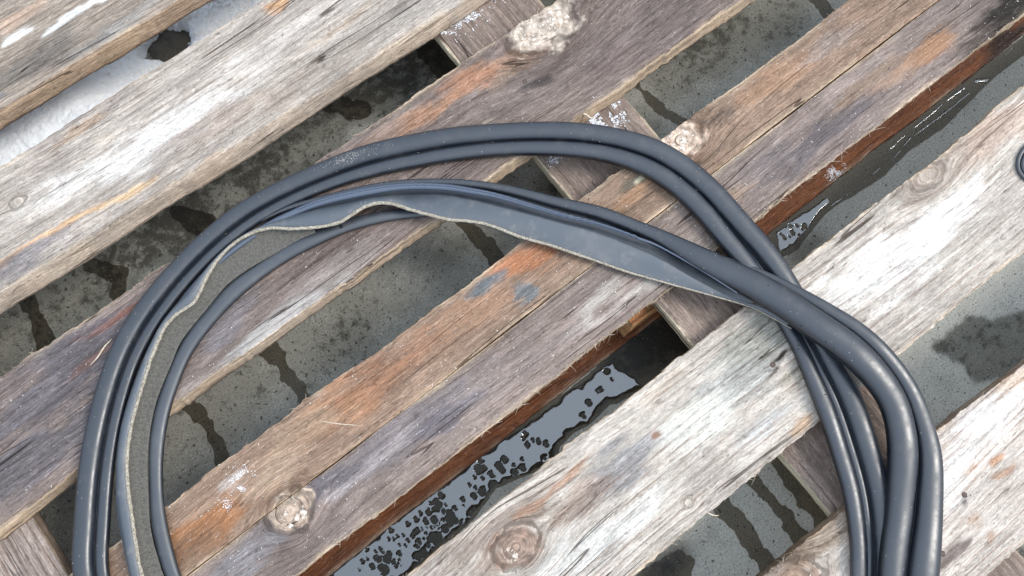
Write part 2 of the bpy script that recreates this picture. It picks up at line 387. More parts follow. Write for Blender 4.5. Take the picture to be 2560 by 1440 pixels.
puddle(PUD1, 21, [(*(0.1646,0.0288), .018, 12, .001, .0035), (*(0.0665,0.0134), .018, 10, .0015, .0045), (*(0.0217,-0.0027), .015, 14, .001, .006),
   (*(-0.0205,0.0048), .018, 22, .0007, .006), (*(-0.0771,0.0175), .024, 34, .0006, .005), (*(-0.1112,0.0132), .024, 44, .0006, .0028), (*(-0.1728,0.0127), .026, 50, .0006, .0026), (*(-0.1755,0.0088), .006, 8, .002, .006),
   (*(-0.1084,-0.0040), .003, 8, .003, .006), (*(-0.0778,-0.0003), .003, 8, .003, .006), (*(-0.1347,-0.0107), .003, 3, .003, .006)],
   'sky-reflecting puddle with dark bubble holes between the split board and the knotted pale board')
puddle(PUD2, 33, [(*(0.5184,0.0134), .014, 26, .001, .004)], 'narrow dark strip of water along the orange-brown bottom board', .0009,
   segs=[((0.8629,0.0320), (0.8286,0.0327), .0026), ((0.8182,0.0319), (0.7271,0.0299), .0018), ((0.8630,0.0208), (0.8027,0.0203), .0022), ((0.8027,0.0203), (0.7539,0.0218), .0020), ((0.7455,0.0228), (0.7323,0.0198), .003), ((0.8845,0.0291), (0.8984,0.0202), .004), ((0.7232,0.0283), (0.7113,0.0282), .0018), ((0.9900,0.0347), (0.9383,0.0333), .0014), ((0.7249,0.0179), (0.7018,0.0142), .0014), ((0.6799,0.0157), (0.6475,0.0141), .0011), ((0.6239,0.0135), (0.5888,0.0166), .0014)],
   only=[(0.4982,0.0361),(0.5443,0.0336),(0.5906,0.0300),(0.5894,0.0213),(0.5683,0.0190),(0.5291,0.0089),(0.5066,0.0045),(0.4856,0.0098)])

# ================================================================== THE PALLET
pallet = empty('pallet', (.3, .2, 0))
tag(pallet, 'weathered grey-brown wooden pallet of wide spaced boards lying on concrete', 'pallet')
def part(o, parent):
    o.parent = parent; o.matrix_parent_inverse = parent.matrix_world.inverted() if parent.type != 'EMPTY' else Matrix.Translation(-parent.location)
    return o

def sat(c, k=.72): c = np.asarray(c, float); return c.mean()*(1-k)+c*k
def plank(name, y0, y1, x0, x1, ztop, thick, base, blobs, knots, seed, ring=.5, vis=None, step=.0016, jag=1., side=(196, 172, 146), sidemix=.75,
          flare=(.0, .0), damp0=0., along='x', lowend=None, k=1., hue=1.02):
    """a board lying along x; y0/y1 are ((x,y),(x,y)) edge lines; along='y' swaps the axes afterwards"""
    def ln(l): (xa, ya), (xb, yb) = l; return lambda x: ya+(yb-ya)*(x-xa)/(xb-xa)
    f0 = ln(y0); f1 = ln(y1)
    v0, v1 = vis or (x0, x1)
    xs = np.unique(np.concatenate([np.arange(x0, v0, .012), np.arange(v0, v1, step), np.arange(v1, x1, .012), [x1]]))
    wd = abs(f1(0)-f0(0)); ny = int(wd/step); s = np.linspace(0, 1, ny)
    def jg(x, sd): return ((fbm(x*9, x*0+sd, sd, 3)-.5)*.0075+(fbm(x*140, x*0+sd, sd+1, 3)-.5)*.0026-np.maximum(vn(x*75, x*0, sd+2)-.78, 0)*.010-np.maximum(vn(x*17, x*0+3, sd+4)-.80, 0)*.016)
    jg0, jg1 = jag if isinstance(jag, tuple) else (jag, jag)
    e0 = f0(xs)+jg(xs, seed)*jg0; e1 = f1(xs)-jg(xs, seed+50)*jg1
    X = np.repeat(xs[:, None], ny, 1); Y = e0[:, None]*(1-s)+e1[:, None]*s
    d0 = Y-e0[:, None]; d1 = e1[:, None]-Y; de = np.minimum(d0, d1)
    Z = ztop+(fbm(X*5, Y*30, seed+7, 3)-.5)*.0016-np.exp(-de/.0016)*.0016*(.4+1.2*vn(X*60, Y*20, seed+8))
    # grain coordinate bent around the knots
    knots = [k_ if len(k_) == 6 else (*k_, .85) for k_ in knots]
    psi = Y+(fbm(X*1.4, Y*6, seed+11, 3)-.5)*.034; kn = np.zeros(X.shape); sx = X.copy()
    for kx, ky, kr, el, kc, ks in knots:
        dx = (X-kx)*el; dy = Y-ky; r2 = dx*dx+dy*dy; r = np.sqrt(r2)+1e-6
        q = np.where(r > kr, kr*kr/np.maximum(r2, 1e-9), 1.)
        psi = psi-dy*q*np.exp(-(r/(kr*5))**2)
        ins = sstep(kr*1.08, kr*.9, r+(fbm(X*90, Y*90, seed+13, 2)-.5)*kr*.5)
        psi = psi*(1-ins)+(r*.7+ky+.4)*ins; kn = np.maximum(kn, ins)
    col = np.empty(X.shape+(3,)); col[:] = lin(sat(base, hue))
    wx = X+(fbm(X*14, Y*45, seed+21, 4)-.5)*.07; wy = Y+(fbm(X*14+9, Y*45, seed+22, 4)-.5)*.030
    nz = fbm(X*26, psi*110, seed+23, 4)
    streaks = fbm(X*5, psi*75, seed+24, 4)
    col *= (1+(streaks-.5)*.55)[..., None]
    for bx, by, rx, ry, r_, g_, b_, a in blobs:
        d = np.sqrt(((wx-bx)/rx)**2+((wy-by)/ry)**2); m = sstep(1.25, .45, d+(nz-.5)*1.1)*a
        col = col*(1-m[..., None])+lin(sat((r_, g_, b_), hue))*(1+(streaks-.5)*.3)[..., None]*m[..., None]
    for kx, ky, kr, el, kc, ks in knots:
        dx = (X-kx)*el; dy = Y-ky; r = np.sqrt(dx*dx+dy*dy)+(fbm(X*70, Y*70, seed+13, 4)-.5)*kr*1.1
        halo = np.exp(-((r-kr*1.15)/(kr*.5))**2)*.42*ks*vn(X*40, Y*60, seed+15)*2; halo = np.clip(halo, 0, .7); m = sstep(kr*1.1, kr*.75, r)*ks
        col = col*(1-halo[..., None])+col*np.array([.45, .38, .33])*halo[..., None]
        kk = lin(kc)*(.25+1.5*fbm(X*170, Y*170, seed+14, 4)**1.2)[..., None]
        col = col*(1-m[..., None])+kk*m[..., None]
    # pale frayed rims
    rim = np.exp(-de/.0022)*sstep(.45, .7, fbm(X*16, X*0, seed+25, 3))*.75
    col = col*(1-rim[..., None])+lin((216, 192, 164))*rim[..., None]
    # cross-section loop: left side (bottom->top), top, right side (top->bottom), bottom
    ns = 7; q = np.linspace(0, 1, ns)
    def sidep(e, sgn, fl, sd):
        zz = (ztop-.0012)*(1-q[None, :])+(ztop-thick)*q[None, :]
        yo = e[:, None]+sgn*(.0006+fl*q[None, :]**.8*(.6+.8*fbm(xs*6, xs*0, sd, 3))[:, None]+(fbm(xs[:, None]*9, q[None, :]*9+xs[:, None]*0, sd+1, 4)-.5)*.0024)
        zz = np.repeat(zz, len(xs), 0) if zz.shape[0] == 1 else zz
        return yo, zz
    ya, za = sidep(e0, -1, flare[0], seed+31); yb, zb = sidep(e1, 1, flare[1], seed+32)
    XX = np.concatenate([np.repeat(xs[:, None], ns, 1), X, np.repeat(xs[:, None], ns, 1)], 1)
    YY = np.concatenate([ya[:, ::-1], Y, yb], 1); ZZ = np.concatenate([za[:, ::-1], Z, zb], 1)
    sc = np.empty((len(xs), ns, 3)); sc[:] = lin(side)
    def sidecol(sd): return sc*(.6+.8*fbm(np.repeat(xs[:, None], ns, 1)*6, q[None, :]*9+xs[:, None]*0, sd, 4))[..., None]
    ca = col[:, :1]*(1-sidemix)+sidecol(seed+41)*sidemix; cb = col[:, -1:]*(1-sidemix)+sidecol(seed+42)*sidemix
    CC = np.concatenate([ca[:, ::-1], col, cb], 1)*ALB*k
    PS = np.concatenate([psi[:, :1]-q[None, ::-1]*thick, psi, psi[:, -1:]+q[None, :]*thick], 1)
    RG = np.concatenate([np.full((len(xs), ns), ring*.4), np.full(X.shape, ring)*(1-.5*kn), np.full((len(xs), ns), ring*.4)], 1)
    G = np.stack([XX+seed*.37, PS+seed*1.13, ZZ*0+seed*.71], -1)
    V = np.stack([XX, YY, ZZ], -1)
    if along == 'y': V = V[..., [1, 0, 2]]; V = V*np.array([1, 1, 1])
    def capped(a):
        f, l = a[:1], a[-1:]
        return np.concatenate([np.repeat(f.mean(1, keepdims=True), a.shape[1], 1), f, a, l, np.repeat(l.mean(1, keepdims=True), a.shape[1], 1)], 0)
    V, G, CC, RG = capped(V), capped(G), capped(CC), capped(RG)
    n, m = V.shape[:2]
    Fq = gridfaces(n, m, True)
    if along == 'y': Fq = Fq[:, ::-1]
    o = mesh(name, V.reshape(-1, 3), Fq, M_WOOD, attrs={'gpos': G.reshape(-1, 3), 'tint': np.clip(CC, 0, 1).reshape(-1, 3), 'ring': RG.ravel(), 'damp': np.full(n*m, damp0)})
    part(o, pallet)
    return o, (xs, e0, e1)

def splinters(board, xs, e, sgn, ztop, n, seed, lo, hi, maxlen=.009):
    """thin torn fibres along a sawn edge, one mesh per edge"""
    r = np.random.default_rng(seed); V = []; Fc = []
    cl = r.uniform(lo, hi, max(3, n//7))
    for i in range(n):
        x = r.choice(cl)+r.normal(0, .016) if r.random() < .75 else r.uniform(lo, hi)
        if not (lo < x < hi): continue
        y = np.interp(x, xs, e); L = .0015+maxlen*r.random()**3.2; a = r.normal(0, .5)+(0 if r.random() < .5 else math.pi)
        out = abs(r.normal(.45, .3)); z = ztop-r.random()*.004-.0006; w = .00022+.00035*r.random()
        p0 = np.array([x, y-sgn*.001, z]); d = np.array([math.cos(a), sgn*out, r.normal(0, .25)]); d /= np.linalg.norm(d)
        c = np.array([r.normal(0, .3), sgn*r.normal(.1, .3), r.normal(.0, .3)])*L
        side_ = np.cross(d, [0, 0, 1]); side_ /= np.linalg.norm(side_)+1e-9
        b = len(V)
        for t in (0, .5, 1):
            q = p0+d*L*t+c*t*t; ww = w*(1-.8*t); V += [q-side_*ww, q+side_*ww, q+np.array([0, 0, ww*1.3])]
        for s_ in (0, 3):
            for u in range(3): Fc.append((b+s_+u, b+s_+(u+1) % 3, b+s_+3+(u+1) % 3, b+s_+3+u))
    o = mesh('splinters', np.array(V), np.array(Fc), M_FIBRE, smooth=False); tag(o, kind='stuff')
    o.parent = board; o.matrix_parent_inverse = Matrix.Translation(-pallet.location).inverted() @ Matrix.Identity(4)
    o.matrix_parent_inverse = board.matrix_world.inverted() if False else Matrix.Identity(4)
    return o

ZT = .144; TH = .022
def yl(a, b): return (a, b)
# --- deck board at the snow
A, gA = plank('deck_board', yl((-0.2154,0.7196), (0.0323,0.7176)), (( -.3, .86), (.6, .86)), -.75, 1.2, ZT, TH, (160, 146, 132), [(-0.100,0.775,0.0322,0.0074,250,247,243,1),
   (-0.063,0.772,0.0184,0.0046,248,245,240,0.9),
   (-0.153,0.791,0.0230,0.0055,232,228,222,0.8),
   (-0.166,0.749,0.0874,0.0184,124,116,108,0.85),
   (-0.066,0.728,0.0736,0.0101,150,146,140,0.7),
   (-0.130,0.812,0.0460,0.0092,196,168,146,0.7),
   (-0.100,0.727,0.0736,0.0055,142,136,130,0.6),
   (-0.013,0.730,0.0690,0.0055,168,160,150,0.6),
   (-0.202,0.733,0.0184,0.0046,130,126,135,0.6)],
  [], 101, .55, (-.35, .35), side=(172, 142, 112), flare=(.010, 0), jag=.45)
# --- broad bleached board
B, gB = plank('deck_board', yl((-0.3028,0.5158), (0.2633,0.5009)), yl((-0.2528,0.6524), (0.1184,0.6527)), -.78, 1.2, ZT, TH, (186, 174, 162), [(-0.067,0.568,0.1196,0.0285,224,217,209,0.9),
   (-0.186,0.581,0.0782,0.0207,228,221,211,0.9),
   (0.059,0.593,0.1012,0.0207,206,196,186,0.8),
   (-0.169,0.536,0.0644,0.0055,226,192,150,0.85),
   (-0.247,0.540,0.0782,0.0064,224,180,138,0.85),
   (-0.290,0.530,0.0690,0.0120,124,118,120,0.75),
   (-0.229,0.508,0.0552,0.0092,140,134,136,0.6),
   (-0.009,0.543,0.0920,0.0129,160,142,128,0.7),
   (0.098,0.529,0.1196,0.0110,152,134,120,0.6),
   (0.178,0.523,0.1196,0.0184,164,153,142,0.7),
   (0.244,0.530,0.0552,0.0184,176,166,155,0.7),
   (0.129,0.637,0.0276,0.0101,208,162,122,0.9),
   (-0.065,0.663,0.0276,0.0064,196,160,134,0.7),
   (-0.018,0.655,0.0368,0.0037,190,166,146,0.7),
   (0.150,0.587,0.0690,0.0138,200,190,180,0.6),
   (-0.107,0.539,0.0598,0.0055,150,140,132,0.5),
   (0.040,0.493,0.0920,0.0074,176,150,126,0.6),
   (-0.078,0.505,0.0690,0.0064,190,162,134,0.6),
   (0.178,0.558,0.0736,0.0074,190,170,150,0.6),
   (-0.162,0.640,0.0414,0.0055,190,160,132,0.6),
   (0.192,0.492,0.0552,0.0064,150,132,118,0.6),
   (-0.084,0.640,0.0368,0.0074,146,136,128,0.6),
   (-0.145,0.614,0.0120,0.0064,190,176,160,0.9)],
  [(*(-0.2577,0.6006), .007, .7, (176, 160, 144), .3)], 202, .38, (-.52, .45), side=(186, 166, 146), flare=(.011, .001), jag=.45)
# --- purple-grey board with the white crusted knot
Cb, gC = plank('deck_board', yl((-0.4543,0.2896), (0.6166,0.2892)), yl((-0.2018,0.4280), (0.3444,0.4291)), -.80, 1.3, ZT, TH, (130, 115, 107), [(0.270,0.406,0.0437,0.0156,184,134,104,0.8),
   (0.188,0.401,0.0506,0.0101,186,140,108,0.7),
   (0.134,0.409,0.0414,0.0092,176,148,130,0.6),
   (0.334,0.399,0.0552,0.0184,170,140,116,0.5),
   (0.491,0.322,0.1196,0.0368,118,104,99,0.8),
   (0.297,0.399,0.0276,0.0184,168,142,122,0.7),
   (0.319,0.355,0.0120,0.0074,80,72,70,0.8),
   (0.323,0.305,0.0920,0.0184,138,122,112,0.6),
   (0.389,0.309,0.0552,0.0230,128,112,105,0.6),
   (-0.319,0.389,0.1288,0.0414,98,92,95,0.9),
   (-0.393,0.330,0.1012,0.0368,102,96,98,0.85),
   (-0.236,0.406,0.0506,0.0064,124,86,74,0.8),
   (-0.272,0.381,0.0552,0.0055,122,88,78,0.6),
   (-0.085,0.290,0.0690,0.0193,192,185,178,0.85),
   (-0.129,0.289,0.0506,0.0138,182,176,170,0.7),
   (-0.019,0.306,0.0506,0.0156,160,148,140,0.6),
   (-0.143,0.334,0.0506,0.0212,128,122,124,0.7),
   (0.014,0.305,0.0414,0.0120,150,138,130,0.6),
   (-0.203,0.289,0.0506,0.0138,152,140,132,0.6),
   (0.165,0.321,0.0552,0.0120,122,108,104,0.7),
   (0.204,0.349,0.0460,0.0074,184,170,150,0.4),
   (-0.378,0.400,0.0322,0.0138,130,122,124,0.5)],
  [(*(0.3777,0.4131), .036, .72, (230, 212, 192))], 303, .42, (-.52, .8), side=(206, 180, 150), flare=(.004, .0))
# --- split board: two halves
D1, gD1 = plank('split_board_half', yl((-0.3236,0.1265), (0.8060,0.1363)), yl((-0.3104,0.1998), (0.7165,0.2017)), -.80, 1.35, ZT, TH, (152, 123, 101), [(0.177,0.180,0.0552,0.0202,182,116,76,0.9),
   (0.088,0.170,0.0644,0.0230,170,128,98,0.7),
   (0.571,0.178,0.0874,0.0202,168,128,98,0.8),
   (0.661,0.179,0.0552,0.0184,150,134,124,0.7),
   (-0.079,0.171,0.0690,0.0258,174,122,86,0.8),
   (-0.003,0.170,0.0506,0.0230,168,122,92,0.7),
   (-0.291,0.151,0.0736,0.0230,168,112,70,0.9),
   (-0.332,0.141,0.0506,0.0184,120,96,76,0.6),
   (-0.143,0.171,0.0506,0.0212,166,136,110,0.8),
   (0.128,0.186,0.0239,0.0138,112,113,114,1),
   (0.135,0.149,0.0175,0.0124,118,118,118,1),
   (-0.245,0.113,0.0258,0.0193,122,117,110,0.95),
   (-0.225,0.174,0.0202,0.0074,205,195,186,0.5),
   (0.343,0.176,0.0414,0.0156,104,95,80,0.85),
   (0.319,0.165,0.0368,0.0092,178,134,100,0.8),
   (0.469,0.174,0.0110,0.0230,112,92,76,0.8),
   (0.510,0.177,0.0230,0.0138,170,132,104,0.7),
   (0.301,0.154,0.0276,0.0074,120,96,72,0.7),
   (-0.186,0.155,0.0414,0.0110,196,166,138,0.5),
   (0.356,0.176,0.0110,0.0055,206,196,160,0.8)],
  [(*(0.4192,0.1872), .023, .75, (222, 196, 174)), (*(-0.2013,0.1144), .0235, .9, (206, 182, 160))], 404, .22, (-.45, 1.02), jag=(.12, .8), side=(208, 176, 140), damp0=.25, hue=.9)
D2, gD2 = plank('split_board_half', yl((-0.2270,0.0547), (0.8820,0.0574)), yl((-0.3252,0.1239), (0.8030,0.1332)), -.80, 1.35, ZT-.0006, TH, (142, 126, 117), [(0.560,0.085,0.0966,0.0212,112,103,103,0.9),
   (0.478,0.096,0.0552,0.0184,124,112,108,0.7),
   (0.856,0.068,0.0644,0.0276,44,36,31,1),
   (0.795,0.057,0.0414,0.0184,84,72,64,0.8),
   (0.754,0.095,0.0552,0.0156,176,132,98,0.8),
   (0.683,0.093,0.0368,0.0120,160,128,104,0.6),
   (0.209,0.086,0.0690,0.0138,190,180,170,0.9),
   (0.294,0.073,0.0460,0.0138,178,168,158,0.8),
   (0.343,0.072,0.0322,0.0138,150,138,128,0.7),
   (-0.059,0.107,0.1196,0.0230,130,121,121,0.8),
   (0.066,0.089,0.0920,0.0166,150,136,128,0.6),
   (-0.156,0.121,0.0552,0.0258,114,107,110,0.8),
   (-0.264,0.099,0.0552,0.0184,136,131,132,0.8),
   (-0.119,0.098,0.0644,0.0074,170,160,156,0.6),
   (0.138,0.085,0.0736,0.0138,132,118,112,0.6),
   (0.644,0.110,0.0506,0.0092,166,138,114,0.6),
   (0.003,0.131,0.0644,0.0055,190,170,148,0.7),
   (0.398,0.092,0.0414,0.0074,170,142,118,0.6),
   (-0.017,0.090,0.0552,0.0092,112,106,112,0.7)],
  [(*(-0.2013,0.1144), .0235, .9, (206, 182, 160))], 505, .40, (-.40, 1.06), jag=(.9, .12), side=(216, 190, 160), damp0=.1)
# --- pale board with the big brown knot
E_, gE = plank('deck_board', yl((0.0509,-0.1634), (0.5648,-0.1639)), yl((-0.1382,-0.0178), (0.8034,-0.0182)), -.80, 1.35, ZT, TH, (198, 186, 173), [(0.496,-0.081,0.1518,0.0368,240,232,222,0.9),
   (0.594,-0.082,0.0736,0.0184,240,234,226,0.8),
   (0.733,-0.039,0.0782,0.0230,196,172,154,0.9),
   (0.667,-0.035,0.0414,0.0230,180,164,150,0.8),
   (0.607,-0.034,0.0322,0.0230,168,153,140,0.8),
   (0.556,-0.053,0.0322,0.0138,176,164,152,0.7),
   (0.330,-0.056,0.0690,0.0276,152,149,138,0.9),
   (0.275,-0.077,0.0552,0.0276,178,175,168,0.8),
   (0.339,-0.114,0.0276,0.0184,160,150,134,0.7),
   (0.207,-0.087,0.0736,0.0202,230,225,212,0.85),
   (0.197,-0.029,0.0414,0.0110,196,180,162,0.7),
   (0.106,-0.069,0.0552,0.0221,142,138,137,0.85),
   (0.052,-0.066,0.0506,0.0138,168,146,130,0.7),
   (-0.033,-0.042,0.0874,0.0276,166,150,137,0.9),
   (0.037,-0.043,0.0552,0.0064,178,140,114,0.8),
   (0.044,-0.117,0.1012,0.0230,226,221,212,0.7),
   (0.261,-0.133,0.0552,0.0138,214,210,204,0.7),
   (0.162,-0.071,0.0074,0.0055,150,116,96,0.9),
   (0.322,-0.085,0.0120,0.0060,58,48,44,1),
   (0.353,-0.091,0.0092,0.0055,84,72,62,0.8),
   (0.286,-0.158,0.0230,0.0064,206,170,134,0.7),
   (-0.091,-0.033,0.0506,0.0184,172,156,142,0.7)],
  [(*(-0.0293,-0.0647), .022, .8, (150, 120, 102), .75), (*(0.6246,-0.0286), .015, .55, (176, 156, 140), .45), (*(0.1482,-0.1430), .005, 1., (240, 226, 206), .7)], 606, .52, (-.26, 1.02), side=(214, 190, 160), hue=1.0)
# --- pinkish cream board at the end
Fb, gF = plank('deck_board', yl((0.3541,-0.3969), (0.4083,-0.3982)), yl((0.1612,-0.2484), (0.5512,-0.2608)), -.30, 1.30, ZT, TH, (214, 200, 187), [(0.426,-0.305,0.0092,0.0060,190,146,114,0.9),
   (0.458,-0.318,0.0074,0.0064,196,150,116,0.9),
   (0.450,-0.332,0.0083,0.0055,186,146,118,0.8),
   (0.375,-0.346,0.0202,0.0092,190,160,136,0.8),
   (0.373,-0.372,0.0120,0.0064,186,156,134,0.8),
   (0.329,-0.355,0.0184,0.0083,96,80,74,0.8),
   (0.394,-0.321,0.0069,0.0055,120,104,98,0.9),
   (0.480,-0.279,0.0552,0.0184,240,232,224,0.8),
   (0.384,-0.294,0.0506,0.0276,238,230,221,0.7),
   (0.230,-0.265,0.0598,0.0212,164,146,128,0.9),
   (0.195,-0.259,0.0368,0.0138,140,120,102,0.8),
   (0.230,-0.291,0.0322,0.0138,200,190,178,0.7),
   (0.531,-0.267,0.0276,0.0092,204,176,150,0.6)],
  [(*(0.1803,-0.2783), .028, .8, (150, 124, 104))], 707, .6, (.10, .72), side=(122, 96, 72), hue=1.0)
# --- the board after it, outside the picture
Gb, gG = plank('deck_board', ((-.3, -.80), (1, -.80)), ((-.3, -.655), (1, -.655)), -.30, 1.30, ZT, TH, (205, 192, 178), [], [], 808, .8, (.3, .31))
# --- stringer boards across
S1, gS1 = plank('stringer_board', ((-.85, .272), (1.05, .272)), ((-.85, .408), (1.05, .408)), -.85, 1.05, ZT-TH-.0012, .022, (140, 123, 112), [], [], 909, .3, (-.35, .75), step=.0022, side=(214, 202, 174), sidemix=1., jag=.3, along='y', damp0=.2)
S0, gS0 = plank('stringer_board', ((-.85, -.572), (1.05, -.572)), ((-.85, -.435), (1.05, -.435)), -.85, 1.05, ZT-TH-.0012, .022, (168, 152, 142), [], [], 919, .7, (.1, .4), step=.0022, side=(140, 120, 100), jag=.3, along='y')
# --- bottom board and blocks
BB, gBB = plank('bottom_board', ((-.8, .040), (1.3, .0405)), ((-.8, .186), (1.3, .186)), -.80, 1.35, .022, .0215, (150, 88, 46), [(0.935,0.049,0.0414,0.0184,60,38,24,0.9),
   (0.835,0.030,0.0276,0.0138,96,58,36,0.8),
   (0.682,0.033,0.0920,0.0055,164,98,52,0.6),
   (0.610,0.036,0.0552,0.0064,110,66,38,0.6),
   (0.186,0.035,0.0920,0.0092,110,64,36,0.6),
   (0.003,0.048,0.0736,0.0092,150,90,52,0.6),
   (-0.184,0.041,0.0920,0.0092,130,74,42,0.6),
   (0.760,0.033,0.0276,0.0092,170,104,56,0.6)],
  [], 929, .35, (-.25, 1.05), step=.0022, side=(112, 62, 34), damp0=.75, jag=.5, k=.62)
for bx0 in (.236, -.60):
    o, _ = plank('block', ((bx0, .047), (bx0+.2, .047)), ((bx0, .184), (bx0+.2, .184)), bx0, bx0+.2, .0985, .076, (176, 122, 78), [], [], 939, .4, step=.004, side=(214, 164, 112), damp0=.3, k=1., jag=.3)
for o in list(pallet.children):
    o.matrix_parent_inverse = Matrix.Translation(-pallet.location)

def spl(b, g, side_, n, seed, lo, hi, ml=.009):
    xs, e0, e1 = g; splinters(b, xs, e0 if side_ < 0 else e1, side_, ZT, n, seed, lo, hi, ml)
spl(A, gA, -1, 50, 1, -.3, .3); spl(B, gB, -1, 70, 2, -.5, .4, .006); spl(B, gB, 1, 60, 3, -.5, .1, .006); spl(Cb, gC, -1, 260, 4, -.5, .75); spl(Cb, gC, 1, 160, 5, -.4, .4)
spl(D1, gD1, 1, 150, 6, -.35, .7); spl(D1, gD1, -1, 40, 7, -.3, .8, .004); spl(D2, gD2, -1, 420, 8, -.3, .95, .011); spl(D2, gD2, 1, 50, 12, -.3, .9, .004); spl(E_, gE, 1, 200, 9, -.2, .85, .007); spl(E_, gE, -1, 200, 10, .0, .7); spl(Fb, gF, 1, 110, 11, .12, .6)

# nails in the deck boards
def disc(name, c, r, h, mat, parent, n=14, dome=.0):
    V = [(c[0]+r*math.cos(a)*(1+.08*math.sin(3*a+c[0]*90)), c[1]+r*math.sin(a), c[2]) for a in np.linspace(0, 2*math.pi, n, False)]
    V2 = [(c[0]+.8*r*math.cos(a), c[1]+.8*r*math.sin(a), c[2]+h) for a in np.linspace(0, 2*math.pi, n, False)]
    V = V+V2+[(c[0], c[1], c[2]+h+dome)]
    Fc = [(i, (i+1) % n, n+(i+1) % n, n+i) for i in range(n)]+[(n+i, n+(i+1) % n, 2*n) for i in range(n)]
    return mesh(name, np.array(V), Fc, mat, parent)
for bd, pts in ((Cb, [(0.3141,0.3630),(0.3802,0.3348)]), (E_, [(0.3225,-0.0859),(0.3800,-0.0893),(0.1645,-0.0745)]), (Fb, [(0.3942,-0.3213),(0.3313,-0.3505)])):
    for p in pts: disc('nail_head', (p[0], p[1], ZT-.0012), .0040, .0014, M_NAIL, bd)

# pale bark crust flakes on the knots
def crust(bd, c, rx, ry, n, seed, name='bark_crust'):
    r = np.random.default_rng(seed); V = []; Fc = []
    for i in range(n):
        a = r.uniform(0, 6.28); q = math.sqrt(r.random()); x = c[0]+math.cos(a)*q*rx; y = c[1]+math.sin(a)*q*ry; s_ = .0008+.0026*r.random()**2.5
        k = 6; ph = r.uniform(0, 6.28); b = len(V); h = .0001+.0006*r.random()
        for j in range(k):
            rr = s_*(.6+.6*r.random()); V.append((x+rr*1.3*math.cos(ph+j*6.283/k), y+rr*math.sin(ph+j*6.283/k), ZT-.0004))
        for j in range(k):
            v = V[b+j]; V.append((x+(v[0]-x)*.72, y+(v[1]-y)*.72, ZT+h+r.normal(0, .0002)))
        for j in range(k): Fc.append((b+j, b+(j+1) % k, b+k+(j+1) % k, b+k+j))
        Fc.append(tuple(b+k+j for j in range(k)))
    o = mesh(name, np.array(V), Fc, M_CRUST, bd, smooth=False); tag(o, kind='stuff')
crust(Cb, (0.3644,0.4140), .030, .017, 80, 1); crust(Cb, (0.4010,0.4076), .014, .016, 60, 2)
crust(D1, (0.4192,0.1872), .016, .014, 50, 3); crust(D2, (-0.1996,0.1069), .014, .012, 34, 4); crust(E_, (-0.0386,-0.0663), .009, .009, 14, 5)

# ================================================================== THE RUBBER SEAL
def cr(P, n):
    P = np.array(P, float); P = np.vstack([2*P[0]-P[1], P, 2*P[-1]-P[-2]])
    out = []
    for i in range(1, len(P)-2):
        t = np.linspace(0, 1, n, False)[:, None]; a, b, c, d = P[i-1:i+3]
        out.append(.5*((2*b)+(-a+c)*t+(2*a-5*b+4*c-d)*t**2+(-a+3*b-3*c+d)*t**3))
    out.append(P[-2:-1]); return np.vstack(out)
def rs(P, n):
    d = np.r_[0, np.cumsum(np.linalg.norm(np.diff(P, axis=0), axis=1))]; s = np.linspace(0, d[-1], n)
    return np.stack([np.interp(s, d, P[:, k]) for k in range(P.shape[1])], 1)
def smooth(a, k):
    if k < 1: return a
    w = np.hanning(2*k+3)[1:-1]; w /= w.sum(); ap = np.pad(a, [(k, k)]+[(0, 0)]*(a.ndim-1), mode='edge')
    if a.ndim == 1: return np.convolve(ap, w, 'valid')
    return np.stack([np.convolve(ap[:, j], w, 'valid') for j in range(a.shape[1])], 1)
def ribbon(Ea, Eb, n, sm=6):
    """centre line, left normal and half width of the band between two traced edges"""
    a = rs(cr(Ea, 12), n); b = rs(cr(Eb, 12), n)
    c = (a+b)/2; c = smooth(c, sm); c = rs(c, n)
    da = np.sqrt(((c[:, None]-rs(a, n*2)[None])**2).sum(-1)).min(1); db = np.sqrt(((c[:, None]-rs(b, n*2)[None])**2).sum(-1)).min(1)
    t = np.gradient(c, axis=0); t /= np.linalg.norm(t, axis=1)[:, None]; nn = np.stack([-t[:, 1], t[:, 0]], 1)
    if ((a-c)*nn).sum() < 0: nn = -nn
    c = c+nn*((da-db)/2)[:, None]; W = smooth((da+db)/2, sm)
    W = smooth(W, sm); c = smooth(c, sm); arc = np.r_[0, np.cumsum(np.linalg.norm(np.diff(c, axis=0), axis=1))]
    return c, nn, W, arc
def interp_keys(keys, n):
    k = np.array(keys, float); t = np.linspace(0, 1, n)
    return np.stack([np.interp(t, k[:, 0], k[:, j]) for j in range(1, k.shape[1])], 1)
